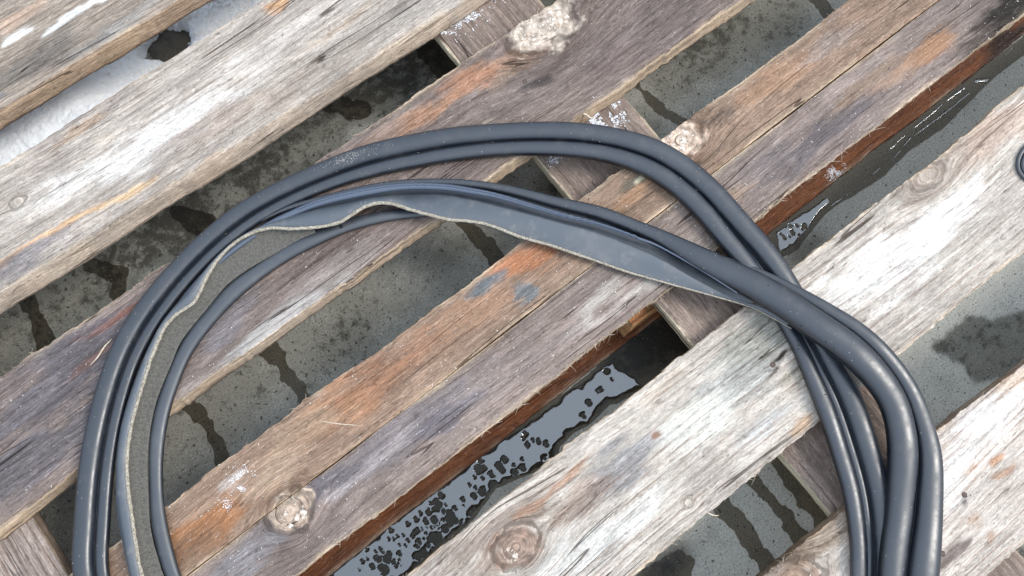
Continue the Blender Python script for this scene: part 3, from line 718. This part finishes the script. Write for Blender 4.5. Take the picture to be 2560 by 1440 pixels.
def lobes(name, Ea, Eb, n, splits, floor, mat, parent, kh=.80, smo=6):
    """row of round tubes moulded side by side; splits = keys (t, s1, s2) across from edge a (+1) to edge b (-1)"""
    c, nn, W, arc = ribbon(Ea, Eb, n, smo); sp = smooth(interp_keys(splits, n), 10); fl = smooth(interp_keys(floor, n)[:, 0], 12)
    th = np.linspace(math.pi, 0, 12)
    rows = []
    for i in range(n):
        s1 = min(sp[i, 0], .985); s2 = max(min(sp[i, 1], s1-.012), -.985)
        b = [(1., s1), (s1, s2), (s2, -1.)]; T = []; Bt = []
        rmax = max((u1-u0)/2 for u1, u0 in b)
        for j, (u1, u0) in enumerate(b):
            r = (u1-u0)/2; m = (u1+u0)/2; lift = (rmax-r)*(.55 if j == 1 else .25)
            for a in th:
                q = max(math.sin(a), 0)**.70; u = m-r*math.cos(a)
                T.append((u, lift+r+r*q)); Bt.append((u, lift+r-r*q))
        Bt = Bt[::-1]
        L = np.array(T+Bt); xy = c[i]+nn[i]*(L[:, :1]*W[i]); z = fl[i]+L[:, 1]*W[i]*kh
        rows.append(np.column_stack([xy, z]))
    V = np.array(rows); m = V.shape[1]
    F_ = gridfaces(n, m, True)
    o = mesh(name, V.reshape(-1, 3), F_, mat, parent); return o, (c, nn, W, arc, fl)
def sheet(name, Ea, Eb, n, prof, thick, mat, parent, sm=4, wave=0.):
    """bent strip; prof = keys (t, z at u=+1, z at .33, z at -.33, z at -1)"""
    c, nn, W, arc = ribbon(Ea, Eb, n, sm); pk = smooth(interp_keys(prof, n), 8); us = np.linspace(1, -1, 13); kx = np.array([-1, -.33, .33, 1])
    # cubic through four heights
    cof = np.linalg.solve(np.vander(kx, 4), np.eye(4)); bas = np.vander(us, 4) @ cof
    z = pk[:, ::-1] @ bas.T
    if wave: z = z+wave*np.sin(arc/.006*2*math.pi)[:, None]
    top = np.concatenate([c[:, None]+nn[:, None]*(us[None, :, None]*W[:, None, None]), z[..., None]], 2)
    bot = top[:, ::-1].copy(); bot[..., 2] -= thick
    V = np.concatenate([top, bot], 1); m = V.shape[1]
    G = np.zeros(V.shape); G[..., 0] = arc[:, None]
    return mesh(name, V.reshape(-1, 3), gridfaces(n, m, True), mat, parent, attrs={'gpos': G.reshape(-1, 3)})
def cord(name, P3, r, mat, parent, jit=.0, seed=0, k=8, flat=1.):
    P3 = np.array(P3); t = np.gradient(P3, axis=0); t /= np.linalg.norm(t, axis=1)[:, None]
    up = np.array([0, 0, 1.]); s_ = np.cross(t, up); s_ /= np.linalg.norm(s_, axis=1)[:, None]; u_ = np.cross(s_, t)
    a = np.linspace(0, 2*math.pi, k, False); rr = np.asarray(r)*np.ones(len(P3))
    R_ = rr[:, None]*(1+jit*(vn(np.arange(len(P3))[:, None]*.7, a[None, :]*3, seed)-.5))
    V = P3[:, None]+s_[:, None]*(np.cos(a)[None, :, None]*R_[..., None])+u_[:, None]*(np.sin(a)[None, :, None]*R_[..., None]*flat)
    return mesh(name, V.reshape(-1, 3), gridfaces(len(P3), k, True), mat, parent)

seal = empty('rubber_seal', (.2, .2, 0))
tag(seal, 'coiled black rubber door seal with twin bulbs and beige-edged lip on the pallet', 'rubber seal')
SZ = ZT+.0003
OA = [(-0.4432,0.0244),(-0.4349,0.1157),(-0.4135,0.1964),(-0.3882,0.2373),(-0.3652,0.2711),(-0.3395,0.3041),(-0.3102,0.3355),(-0.2774,0.3655),(-0.2489,0.3860),(-0.2202,0.4012),(-0.1965,0.4103),(-0.1697,0.4198),(-0.1484,0.4243),(-0.1249,0.4303),(-0.0951,0.4348),(-0.0533,0.4379),(-0.0014,0.4326),(0.0536,0.4223),(0.1021,0.4097),(0.1582,0.3864),(0.2118,0.3588),(0.2641,0.3249),(0.3033,0.2972),(0.3396,0.2658),(0.3716,0.2292),(0.3920,0.1976),(0.4056,0.1583),(0.4125,0.1120),(0.4127,0.0589),(0.4135,0.0247),(0.4093,-0.0144),(0.4032,-0.0483),(0.3954,-0.0803),(0.3892,-0.1102),(0.3821,-0.1388),(0.3774,-0.1633),(0.3617,-0.2010),(0.3484,-0.2289),(0.3388,-0.2483),(0.3210,-0.2768),(0.2979,-0.3057),(0.2732,-0.3324),(0.2268,-0.3757),(0.1486,-0.4335)]
OB = [(-0.4054,0.0181),(-0.4054,0.1025),(-0.3850,0.1745),(-0.3597,0.2154),(-0.3366,0.2492),(-0.3110,0.2822),(-0.2820,0.3139),(-0.2488,0.3437),(-0.2251,0.3592),(-0.2007,0.3720),(-0.1758,0.3818),(-0.1480,0.3909),(-0.1228,0.3971),(-0.0872,0.4023),(-0.0427,0.4036),(0.0034,0.3980),(0.0558,0.3842),(0.1011,0.3673),(0.1335,0.3522),(0.1870,0.3255),(0.2397,0.2932),(0.2860,0.2561),(0.3201,0.2226),(0.3407,0.1917),(0.3536,0.1629),(0.3620,0.1254),(0.3633,0.0873),(0.3627,0.0512),(0.3621,0.0156),(0.3598,-0.0181),(0.3570,-0.0464),(0.3513,-0.0783),(0.3398,-0.1122),(0.3291,-0.1403),(0.3186,-0.1680),(0.3012,-0.2060),(0.2874,-0.2353),(0.2702,-0.2612),(0.2555,-0.2818),(0.2353,-0.3032),(0.1906,-0.3477),(0.1134,-0.4063)]
outer, oi = lobes('outer_loop', OA, OB, 620, [(0, -.2, -.24), (.3, -.2, -.24), (.5, -.12, -.15), (.66, -.02, -.05), (.74, .06, -.2), (.84, .06, -.3), (1, .0, -.3)],
                  [(0, SZ), (1, SZ)], M_RUB, seal, smo=10)
IA = [(-0.0862,0.4123),(-0.0537,0.4119),(-0.0144,0.4047),(0.0305,0.3885),(0.0747,0.3705),(0.1163,0.3483),(0.1545,0.3211),(0.1901,0.2903),(0.2224,0.2551),(0.2518,0.2166),(0.2829,0.1798),(0.3077,0.1366),(0.3260,0.1049),(0.3486,0.0624),(0.3714,0.0212),(0.3873,-0.0100),(0.4031,-0.0517),(0.4194,-0.1009),(0.4256,-0.1384),(0.4259,-0.1742),(0.4217,-0.2042),(0.4089,-0.2374),(0.4067,-0.2465),(0.3925,-0.2691),(0.3747,-0.2891),(0.3525,-0.3115),(0.3256,-0.3357),(0.3028,-0.3551),(0.2499,-0.3935),(0.1646,-0.4459)]
IB = [(-0.0851,0.4055),(-0.0533,0.4042),(-0.0144,0.3979),(0.0290,0.3822),(0.0713,0.3656),(0.1122,0.3426),(0.1498,0.3147),(0.1847,0.2831),(0.2004,0.2650),(0.2151,0.2457),(0.2435,0.2061),(0.2727,0.1671),(0.2974,0.1242),(0.3077,0.1012),(0.3212,0.0481),(0.3388,0.0014),(0.3506,-0.0341),(0.3572,-0.0591),(0.3630,-0.0879),(0.3702,-0.1151),(0.3731,-0.1364),(0.3755,-0.1558),(0.3761,-0.1756),(0.3720,-0.1944),(0.3648,-0.2095),(0.3421,-0.2376),(0.3203,-0.2604),(0.3015,-0.2781),(0.2800,-0.2938),(0.2548,-0.3171),(0.2089,-0.3605),(0.1285,-0.4158)]
inner, ii = lobes('inner_loop', IA, IB, 520, [(0, .99, .98), (.42, .985, .975), (.5, .8, .78), (.6, .40, .36), (.72, .26, .2), (.80, .08, -.05), (.86, -.05, -.12), (1, -.08, -.12)],
                  [(0, SZ+.004), (.36, SZ+.002), (.5, SZ+.006), (.60, SZ+.020), (.66, SZ+.025), (.74, SZ+.016), (.8, SZ+.011), (1, SZ+.009)], M_RUB, seal, .76, 12)
# bulb on the inside of the curve
BA = [(-0.3379,0.0504),(-0.3433,0.1029),(-0.3398,0.1396),(-0.3358,0.1540),(-0.3302,0.1749),(-0.3216,0.1963),(-0.3075,0.2217),(-0.2919,0.2490),(-0.2735,0.2749),(-0.2529,0.2971),(-0.2314,0.3137),(-0.2154,0.3248),(-0.1953,0.3388),(-0.1696,0.3482),(-0.1454,0.3557),(-0.1205,0.3629),(-0.0996,0.3647),(-0.0795,0.3641),(-0.0530,0.3630),(-0.0258,0.3627),(0.0084,0.3561),(0.0432,0.3455),(0.0753,0.3309),(0.1072,0.3116),(0.1337,0.2927)]
BBp = [(-0.3209,0.0469),(-0.3282,0.0962),(-0.3267,0.1295),(-0.3216,0.1456),(-0.3142,0.1692),(-0.3053,0.1940),(-0.2965,0.2131),(-0.2800,0.2399),(-0.2605,0.2650),(-0.2409,0.2852),(-0.2235,0.2993),(-0.2082,0.3115),(-0.1846,0.3243),(-0.1511,0.3358),(-0.1204,0.3424),(-0.0916,0.3456),(-0.0633,0.3476),(-0.0373,0.3456),(-0.0124,0.3417),(0.0076,0.3385),(0.0340,0.3324),(0.0671,0.3194),(0.0931,0.3064),(0.1119,0.2945),(0.1315,0.2820)]
bulb, _ = lobes('inner_bulb', BA, BBp, 360, [(0, .99, .98), (1, .99, .98)], [(0, SZ), (1, SZ)], M_BULB, inner, .66, 16)
# cut lip edge (beige), fabric-lined channel, lip, rib
EDGE = [(-0.3635,0.0721),(-0.3611,0.1181),(-0.3513,0.1496),(-0.3454,0.1673),(-0.3295,0.2054),(-0.3169,0.2342),(-0.3018,0.2616),(-0.2820,0.2862),(-0.2603,0.3072),(-0.2387,0.3262),(-0.2257,0.3374),(-0.2097,0.3486),(-0.1948,0.3586),(-0.1766,0.3629),(-0.1571,0.3624),(-0.1450,0.3675),(-0.1272,0.3790),(-0.1082,0.3880),(-0.0844,0.3935),(-0.0586,0.3918),(-0.0373,0.3828),(-0.0197,0.3682),(0.0070,0.3509),(0.0284,0.3418),(0.0417,0.3408),(0.0616,0.3397),(0.0783,0.3331),(0.0905,0.3212),(0.1009,0.3058),(0.1152,0.2866),(0.1304,0.2685),(0.1477,0.2532),(0.1636,0.2358),(0.1834,0.2044),(0.2056,0.1761),(0.2236,0.1503),(0.2397,0.1260),(0.2594,0.0956),(0.2872,0.0577),(0.3143,0.0207),(0.3403,-0.0167),(0.3504,-0.0382),(0.3612,-0.0665)]
e2 = rs(cr(EDGE, 10), 560)
def path_z(keys, n): return smooth(interp_keys(keys, n)[:, 0], 10)
ez = path_z([(0, SZ+.0235), (.62, SZ+.0235), (.70, SZ+.018), (.78, SZ+.009), (.88, SZ+.008), (.93, SZ+.010), (1, SZ+.016)], 560)
er = interp_keys([(0, .0020), (.6, .0020), (.75, .0017), (.85, .0012), (1, .0007)], 560)[:, 0]
LIPA = [(-0.3765,0.0802),(-0.3758,0.1279),(-0.3677,0.1611),(-0.3560,0.1948),(-0.3447,0.2243),(-0.3297,0.2517),(-0.3122,0.2778),(-0.2930,0.3006),(-0.2686,0.3228),(-0.2432,0.3421),(-0.2179,0.3583),(-0.1900,0.3724),(-0.1629,0.3824),(-0.1322,0.3907),(-0.1022,0.3957),(-0.0630,0.3977),(-0.0231,0.3916),(0.0143,0.3810),(0.0522,0.3627),(0.0856,0.3454),(0.1235,0.3184),(0.1487,0.2977),(0.1735,0.2683),(0.2031,0.2300),(0.2321,0.1912),(0.2610,0.1527),(0.2860,0.1104),(0.2973,0.0884),(0.3148,0.0400),(0.3348,-0.0049),(0.3542,-0.0330),(0.3623,-0.0610)]
lip = sheet('lip', LIPA, EDGE, 460, [(0, SZ+.006, SZ+.021, SZ+.025, SZ+.0225), (.5, SZ+.006, SZ+.021, SZ+.025, SZ+.0225), (.60, SZ+.010, SZ+.016, SZ+.021, SZ+.022), (.72, SZ+.013, SZ+.013, SZ+.012, SZ+.010), (.85, SZ+.011, SZ+.011, SZ+.009, SZ+.007), (.93, SZ+.013, SZ+.012, SZ+.011, SZ+.009), (1, SZ+.018, SZ+.018, SZ+.017, SZ+.015)], .0028, M_LIP, inner)
cord('cut_edge', np.column_stack([e2, ez]), er, M_CORD, lip, .45, 3, flat=.8)
CHB = [(-0.3326,0.0511),(-0.3403,0.1030),(-0.3388,0.1389),(-0.3351,0.1535),(-0.3296,0.1744),(-0.3209,0.1958),(-0.3069,0.2211),(-0.2912,0.2484),(-0.2725,0.2741),(-0.2518,0.2963),(-0.2304,0.3129),(-0.2143,0.3240),(-0.1943,0.3380),(-0.1685,0.3474),(-0.1443,0.3548),(-0.1195,0.3621),(-0.0986,0.3638),(-0.0784,0.3633),(-0.0530,0.3606),(-0.0274,0.3579),(-0.0096,0.3540),(0.0052,0.3513)]
CHA = [(-0.3652,0.0724),(-0.3627,0.1186),(-0.3529,0.1503),(-0.3469,0.1681),(-0.3310,0.2063),(-0.3184,0.2352),(-0.3032,0.2628),(-0.2833,0.2875),(-0.2615,0.3086),(-0.2397,0.3277),(-0.2268,0.3389),(-0.2106,0.3502),(-0.1956,0.3603),(-0.1774,0.3646),(-0.1578,0.3641),(-0.1456,0.3692),(-0.1278,0.3807),(-0.1087,0.3897),(-0.0848,0.3953),(-0.0588,0.3935),(-0.0375,0.3845),(-0.0193,0.3707),(0.0000,0.3584)]
sheet('channel_lining', CHA, CHB, 300, [(0, SZ+.021, SZ+.013, SZ+.011, SZ+.0105), (.9, SZ+.021, SZ+.013, SZ+.011, SZ+.0105), (1, SZ+.018, SZ+.014, SZ+.012, SZ+.0105)], .002, M_FAB, inner)
RA = [(-0.3732,0.1271),(-0.3645,0.1595),(-0.3530,0.1930),(-0.3417,0.2223),(-0.3268,0.2495),(-0.3094,0.2754),(-0.2903,0.2981),(-0.2661,0.3201),(-0.2408,0.3393),(-0.2157,0.3553),(-0.1880,0.3693),(-0.1612,0.3797),(-0.1316,0.3889),(-0.0968,0.3958),(-0.0528,0.3966),(-0.0122,0.3913),(0.0264,0.3823),(0.0704,0.3644),(0.1113,0.3414),(0.1486,0.3131),(0.1752,0.2860),(0.1968,0.2602),(0.2389,0.2003),(0.2681,0.1622),(0.2943,0.1204),(0.3062,0.0991),(0.3231,0.0496),(0.3371,-0.0011)]
RB = [(-0.3681,0.1231),(-0.3590,0.1552),(-0.3474,0.1887),(-0.3357,0.2177),(-0.3208,0.2449),(-0.3036,0.2710),(-0.2845,0.2936),(-0.2602,0.3156),(-0.2349,0.3348),(-0.2106,0.3503),(-0.1831,0.3639),(-0.1565,0.3738),(-0.1277,0.3818),(-0.0961,0.3868),(-0.0531,0.3878),(-0.0123,0.3829),(0.0232,0.3736),(0.0642,0.3554),(0.1061,0.3341),(0.1436,0.3063),(0.1704,0.2797),(0.1926,0.2547),(0.2359,0.1965),(0.2656,0.1592),(0.2921,0.1178),(0.3043,0.0969),(0.3216,0.0478),(0.3361,-0.0021)]
cR, nR, WR, arcR = ribbon(RA, RB, 640)
rz = path_z([(0, SZ+.016), (.45, SZ+.016), (.6, SZ+.017), (.72, SZ+.016), (.82, SZ+.013), (.9, SZ+.013), (1, SZ+.026)], 640)
rib = cord('rib', np.column_stack([cR, rz]), np.maximum(WR, .0006)*1.0, M_RUB2, inner, 0, 0, 10, .6)
wav = np.column_stack([cR+nR*(WR*.28+.0007*np.sin(arcR/.0085*2*math.pi)*(.5+.5*np.sin(arcR*70)))[:, None], rz+WR*.52])[310:560]
cord('wavy_bead', wav, .0014, M_RUB2, rib, 0, 0, 6)
BSA = [(-0.0758,0.4032),(-0.0168,0.4010),(0.0283,0.3852),(0.0727,0.3676),(0.1140,0.3450),(0.1519,0.3175),(0.1862,0.2851),(0.2175,0.2488),(0.2593,0.1960),(0.2875,0.1488),(0.3080,0.1015),(0.3270,0.0549),(0.3447,0.0077),(0.3523,-0.0164)]
BSB = [(-0.0763,0.3856),(-0.0230,0.3752),(0.0204,0.3573),(0.0597,0.3490),(0.0995,0.3249),(0.1308,0.2888),(0.1619,0.2528),(0.1899,0.2131),(0.2295,0.1587),(0.2584,0.1133),(0.2820,0.0705),(0.3071,0.0317),(0.3325,-0.0063),(0.3446,-0.0250)]
sheet('channel_base', BSA, BSB, 260, [(0, SZ+.003, SZ+.0025, SZ+.0025, SZ+.0025), (.7, SZ+.0025, SZ+.0025, SZ+.0025, SZ+.0025), (.85, SZ+.004, SZ+.003, SZ+.003, SZ+.003), (1, SZ+.016, SZ+.015, SZ+.013, SZ+.012)], .002, M_RUB, inner)
for o in list(seal.children): o.matrix_parent_inverse = Matrix.Translation(-seal.location)

# end of another seal on the pale board at the picture's edge
se = empty('rubber_seal', (0, 0, 0)); tag(se, 'dark rubber strip end on the pale board beside its fan-shaped knot', 'rubber seal')
lobes('strip', [(0.7716,-0.0708),(0.7394,-0.0724),(0.7212,-0.0812),(0.7124,-0.0937),(0.7150,-0.1115),(0.7251,-0.1318),(0.7708,-0.1666)], [(0.7736,-0.0854),(0.7449,-0.0843),(0.7289,-0.0890),(0.7238,-0.0966),(0.7255,-0.1081),(0.7333,-0.1241),(0.7791,-0.1590)], 90, [(0, .1, .05), (1, .1, .05)], [(0, SZ), (1, SZ)], M_RUB, se)

# vent holes on the rubber
deps = bpy.context.evaluated_depsgraph_get()
def bvh(o):
    me = o.data; n = len(me.vertices); co = np.empty(n*3, np.float32); me.vertices.foreach_get('co', co)
    return BVHTree.FromPolygons([tuple(v) for v in co.reshape(-1, 3)], [tuple(p.vertices) for p in me.polygons])
TREES = {k: bvh(o) for k, o in (('outer', outer), ('inner', inner), ('bulb', bulb), ('lip', lip))}
def drop(x, y, names=('inner', 'outer', 'bulb', 'lip')):
    best = None
    for k in names:
        h = TREES[k].ray_cast(Vector((x, y, .4)), Vector((0, 0, -1)))
        if h[0] is not None and (best is None or h[0].z > best[0].z): best = (h[0], h[1], k)
    return best
for p, r in zip([(0.0265,0.3417),(0.3623,-0.0689),(0.3582,-0.0808),(0.3556,-0.0856),(0.3525,-0.0890),(0.3440,-0.1411),(0.3410,-0.1444),(0.3701,-0.0984),(0.3719,-0.1084),(0.3648,-0.0125),(0.3901,-0.2146),(0.2873,-0.3220)], [.0024]+[.0009]*11):
    h = drop(*p)
    if h: disc('vent_hole', (h[0].x, h[0].y, h[0].z-.0002), r, .0004, M_BLACK, {'outer': outer, 'inner': inner, 'bulb': bulb, 'lip': lip}[h[2]], 10)

# loose slivers torn from the boards
def sliver(bd, P, r, z0, z1):
    p = rs(cr(P, 8), 24); n = len(p); cord('sliver', np.column_stack([p, np.linspace(z0, z1, n)]), r*np.sin(np.linspace(.15, 2.9, n)), M_FIBRE, bd, .5, 9, 6, .5)
sliver(Cb, [(-0.2895,0.3810),(-0.2773,0.3842),(-0.2660,0.3893),(-0.2542,0.3918)], .0011, ZT+.0006, ZT+.002)
sliver(Cb, [(0.3345,0.2910),(0.3415,0.2904),(0.3476,0.2838),(0.3496,0.2770),(0.3541,0.2762)], .0016, ZT-.001, ZT-.004)
sliver(E_, [(0.1565,-0.1600),(0.1611,-0.1694),(0.1664,-0.1739)], .0009, ZT-.002, ZT-.004)
sliver(D1, [(-0.1208,0.1745),(-0.1045,0.1576),(-0.0862,0.1413)], .0006, ZT+.0002, ZT+.0003)
sliver(A, [(-0.0364,0.7271),(-0.0301,0.7279)], .0006, ZT, ZT+.003)

# ================================================================== SNOW, FROST AND SAWDUST
SNP = [(-0.3797,0.7328),(-0.3257,0.7425),(-0.2561,0.7562),(-0.1546,0.7780),(-0.0573,0.7986),(0.0328,0.8031),(0.1075,0.8128),(0.2105,0.8198),(0.2086,0.7534),(0.1231,0.7513),(0.0579,0.7355),(-0.0071,0.7288),(-0.0676,0.7276),(-0.1617,0.7222),(-0.2387,0.7206),(-0.3026,0.7176),(-0.3790,0.6895)]
P_ = np.array(SNP); xs = np.arange(P_[:, 0].min()-.03, P_[:, 0].max()+.03, .0022); ys = np.arange(P_[:, 1].min()-.05, P_[:, 1].max()+.06, .0022)
X, Y = np.meshgrid(xs, ys, indexing='ij'); sd_ = poly_sdf(X, Y, SNP)-.03
rag = (fbm(X*45, Y*45, 71, 4)-.5)*.02+(fbm(X*260, Y*260, 72, 2)-.5)*.008
hx, hy = (-0.0123,0.7741); 
hole = np.sqrt(((X-hx)*.78)**2+((Y-hy)*.95)**2)-.022
h2x, h2y = (-0.1084,0.8212); hole2 = np.sqrt(((X-h2x)*.5)**2+((Y-h2y)*1.6)**2)-.013
hole = np.minimum(hole, hole2)+rag
e = np.minimum(-(sd_+rag), hole)
z = (.016+.050*sstep(.05, .16, np.hypot(X-hx, Y-hy))*(X < hx))*(1-np.exp(-np.clip(e, 0, 1)/.006))+(fbm(X*28, Y*28, 73, 4)-.5)*.006*sstep(0, .03, e)+(fbm(X*300, Y*300, 74, 2)-.5)*.005+np.minimum(e, 0)*.8-.001
z = np.maximum(z, -.008)
tx, ty = (0.1081,0.7709); dirt = .38*np.exp(-(((X-tx)/.09)**2+((Y-ty)/.09)**2))+.6*np.exp(-np.clip(hole, 0, 1)/.008)
tx, ty = (-0.1275,0.7691); dirt += .42*np.exp(-(((X-tx)/.05)**2+((Y-ty)/.03)**2))
snow = mesh('snow', np.stack([X, Y, z], -1).reshape(-1, 3), gridfaces(len(xs), len(ys)), M_SNOW, attrs={'dirt': dirt.ravel()})
tag(snow, 'granular old snow with a dark melt hole under the gap between two boards', 'snow', kind='stuff')

def flakes(name, pts, zf, smin, smax, mat, seed, tall=.5, elong=2.):
    r = np.random.default_rng(seed); V = []; Fc = []
    for (x, y), z in zip(pts, zf):
        s_ = smin+(smax-smin)*r.random()**3; a = r.uniform(0, 6.28); el = 1+r.random()*(elong-1); ca, sa = math.cos(a), math.sin(a); b = len(V)
        for j, (u, v) in enumerate(((1, 0), (-.5, .87), (-.5, -.87))):
            u *= el*s_; v *= s_; V.append((x+u*ca-v*sa, y+u*sa+v*ca, z-.0001))
        V.append((x+r.normal(0, .2)*s_, y+r.normal(0, .2)*s_, z+tall*s_))
        Fc += [(b, b+1, b+3), (b+1, b+2, b+3), (b+2, b, b+3)]
    return mesh(name, np.array(V), np.array(Fc), mat, smooth=False)
def patch(c, rx, ry, n, seed):
    r = np.random.default_rng(seed); p = r.normal(0, .5, (n, 2))*[rx, ry]+c
    k = fbm(p[:, 0]*140, p[:, 1]*140, seed, 3) > .47
    return p[k]
def frost(c, rx, ry, n, z, seed, label, s0=.0004, s1=.0017, xlim=None):
    p = patch(c, rx, ry, n, seed)
    if xlim: p = p[(p[:, 0] > xlim[0]) & (p[:, 0] < xlim[1])]
    o = flakes('frost', p, np.full(len(p), z), s0, s1, M_FROST, seed, 1.1, 1.8); tag(o, label, 'frost', kind='stuff')
ZS = ZT-TH-.0012
frost((0.3122,0.4970), .056, .020, 2600, ZS, 1, 'crusty frost on the crossboard beside the white knotted board', .0003, .0012, xlim=(.276, .404))
frost((0.3683,0.2788), .040, .026, 2200, ZS, 2, 'thin frost on the crossboard above the rubber loop', .0005, .0014, (.276, .404))
frost((0.2931,0.2684), .024, .008, 500, ZS, 3, 'frost crumbs on the crossboard just inside the rubber loop', .0004, .0012, (.276, .404))
frost((-0.2238,0.1704), .012, .018, 700, ZT, 4, 'branching frost crystals on the orange-brown split board', .0003, .0008)
frost((-0.2513,0.1571), .008, .010, 380, ZT, 5, 'small frost spot near the knot of the split board', .0003, .0007)
frost((0.6110,0.0495), .016, .008, 700, .0222, 6, 'frost clump on the wet bottom board', .0003, .0010)
frost((0.3759,0.0440), .007, .007, 120, ZT, 7, 'frost crumbs where the two rubber strips cross', .0004, .0014)
frost((0.4438,-0.4768), .02, .02, 700, .0005, 8, 'slushy frost on concrete beside the pink cream board', .0006, .0022)

# sawdust specks on the boards
pts = []; zz = []
for (g, dens) in ((gA, 150), (gB, 420), (gC, 900), (gD1, 1100), (gD2, 1100), (gE, 900), (gF, 500)):
    xs_, e0_, e1_ = g; lo, hi = -.5, .95; x = rng.uniform(lo, hi, dens); f = rng.random(dens)
    y = np.interp(x, xs_, e0_)*(1-f)+np.interp(x, xs_, e1_)*f; pts += list(zip(x, y)); zz += [ZT]*dens
o = flakes('sawdust', pts, zz, .0002, .0008, M_DUST, 77, .5, 3.); tag(o, 'pale sawdust specks sprinkled over the boards', 'sawdust', kind='stuff')
pts = []; zz = []
for k in range(750):
    t_ = rng.integers(0, 3); c, nn, W, arc = (oi[0], oi[1], oi[2], 0) if t_ < 2 else (ii[0], ii[1], ii[2], 0)
    j = rng.integers(20, len(c)-20); p = c[j]+nn[j]*W[j]*rng.uniform(-.9, .9); h = drop(p[0], p[1])
    if h: pts.append((p[0], p[1])); zz.append(h[0].z)
# dense dry dust smear on the outer loop
j0 = int(np.argmin(np.linalg.norm(oi[0]-np.array((0.0869,0.4002)), axis=1)))
for k in range(520):
    j = int(np.clip(j0+rng.normal(0, 5.5), 0, len(oi[0])-1)); px = oi[0][j]+(oi[0][j+1]-oi[0][j])*rng.uniform(-2, 2)+oi[1][j]*oi[2][j]*rng.normal(.45, .16); h = drop(px[0], px[1], ('outer',))
    if h: pts.append(tuple(px)); zz.append(h[0].z)
for k in range(900):
    j = rng.integers(300, 520); px = e2[j]+rng.normal(0, .0012, 2)+np.array([.25, .85])*abs(rng.normal(0, .0030)); h = drop(px[0], px[1], ('lip',))
    if h and fbm(px[:1]*90, px[1:]*90, 5, 3)[0] > .46: pts.append(tuple(px)); zz.append(h[0].z)
o = flakes('dust_flecks', pts, zz, .00018, .0006, M_DUST, 78, .4, 2.); tag(o, 'fine pale dust flecks stuck to the black rubber', 'dust', kind='stuff')
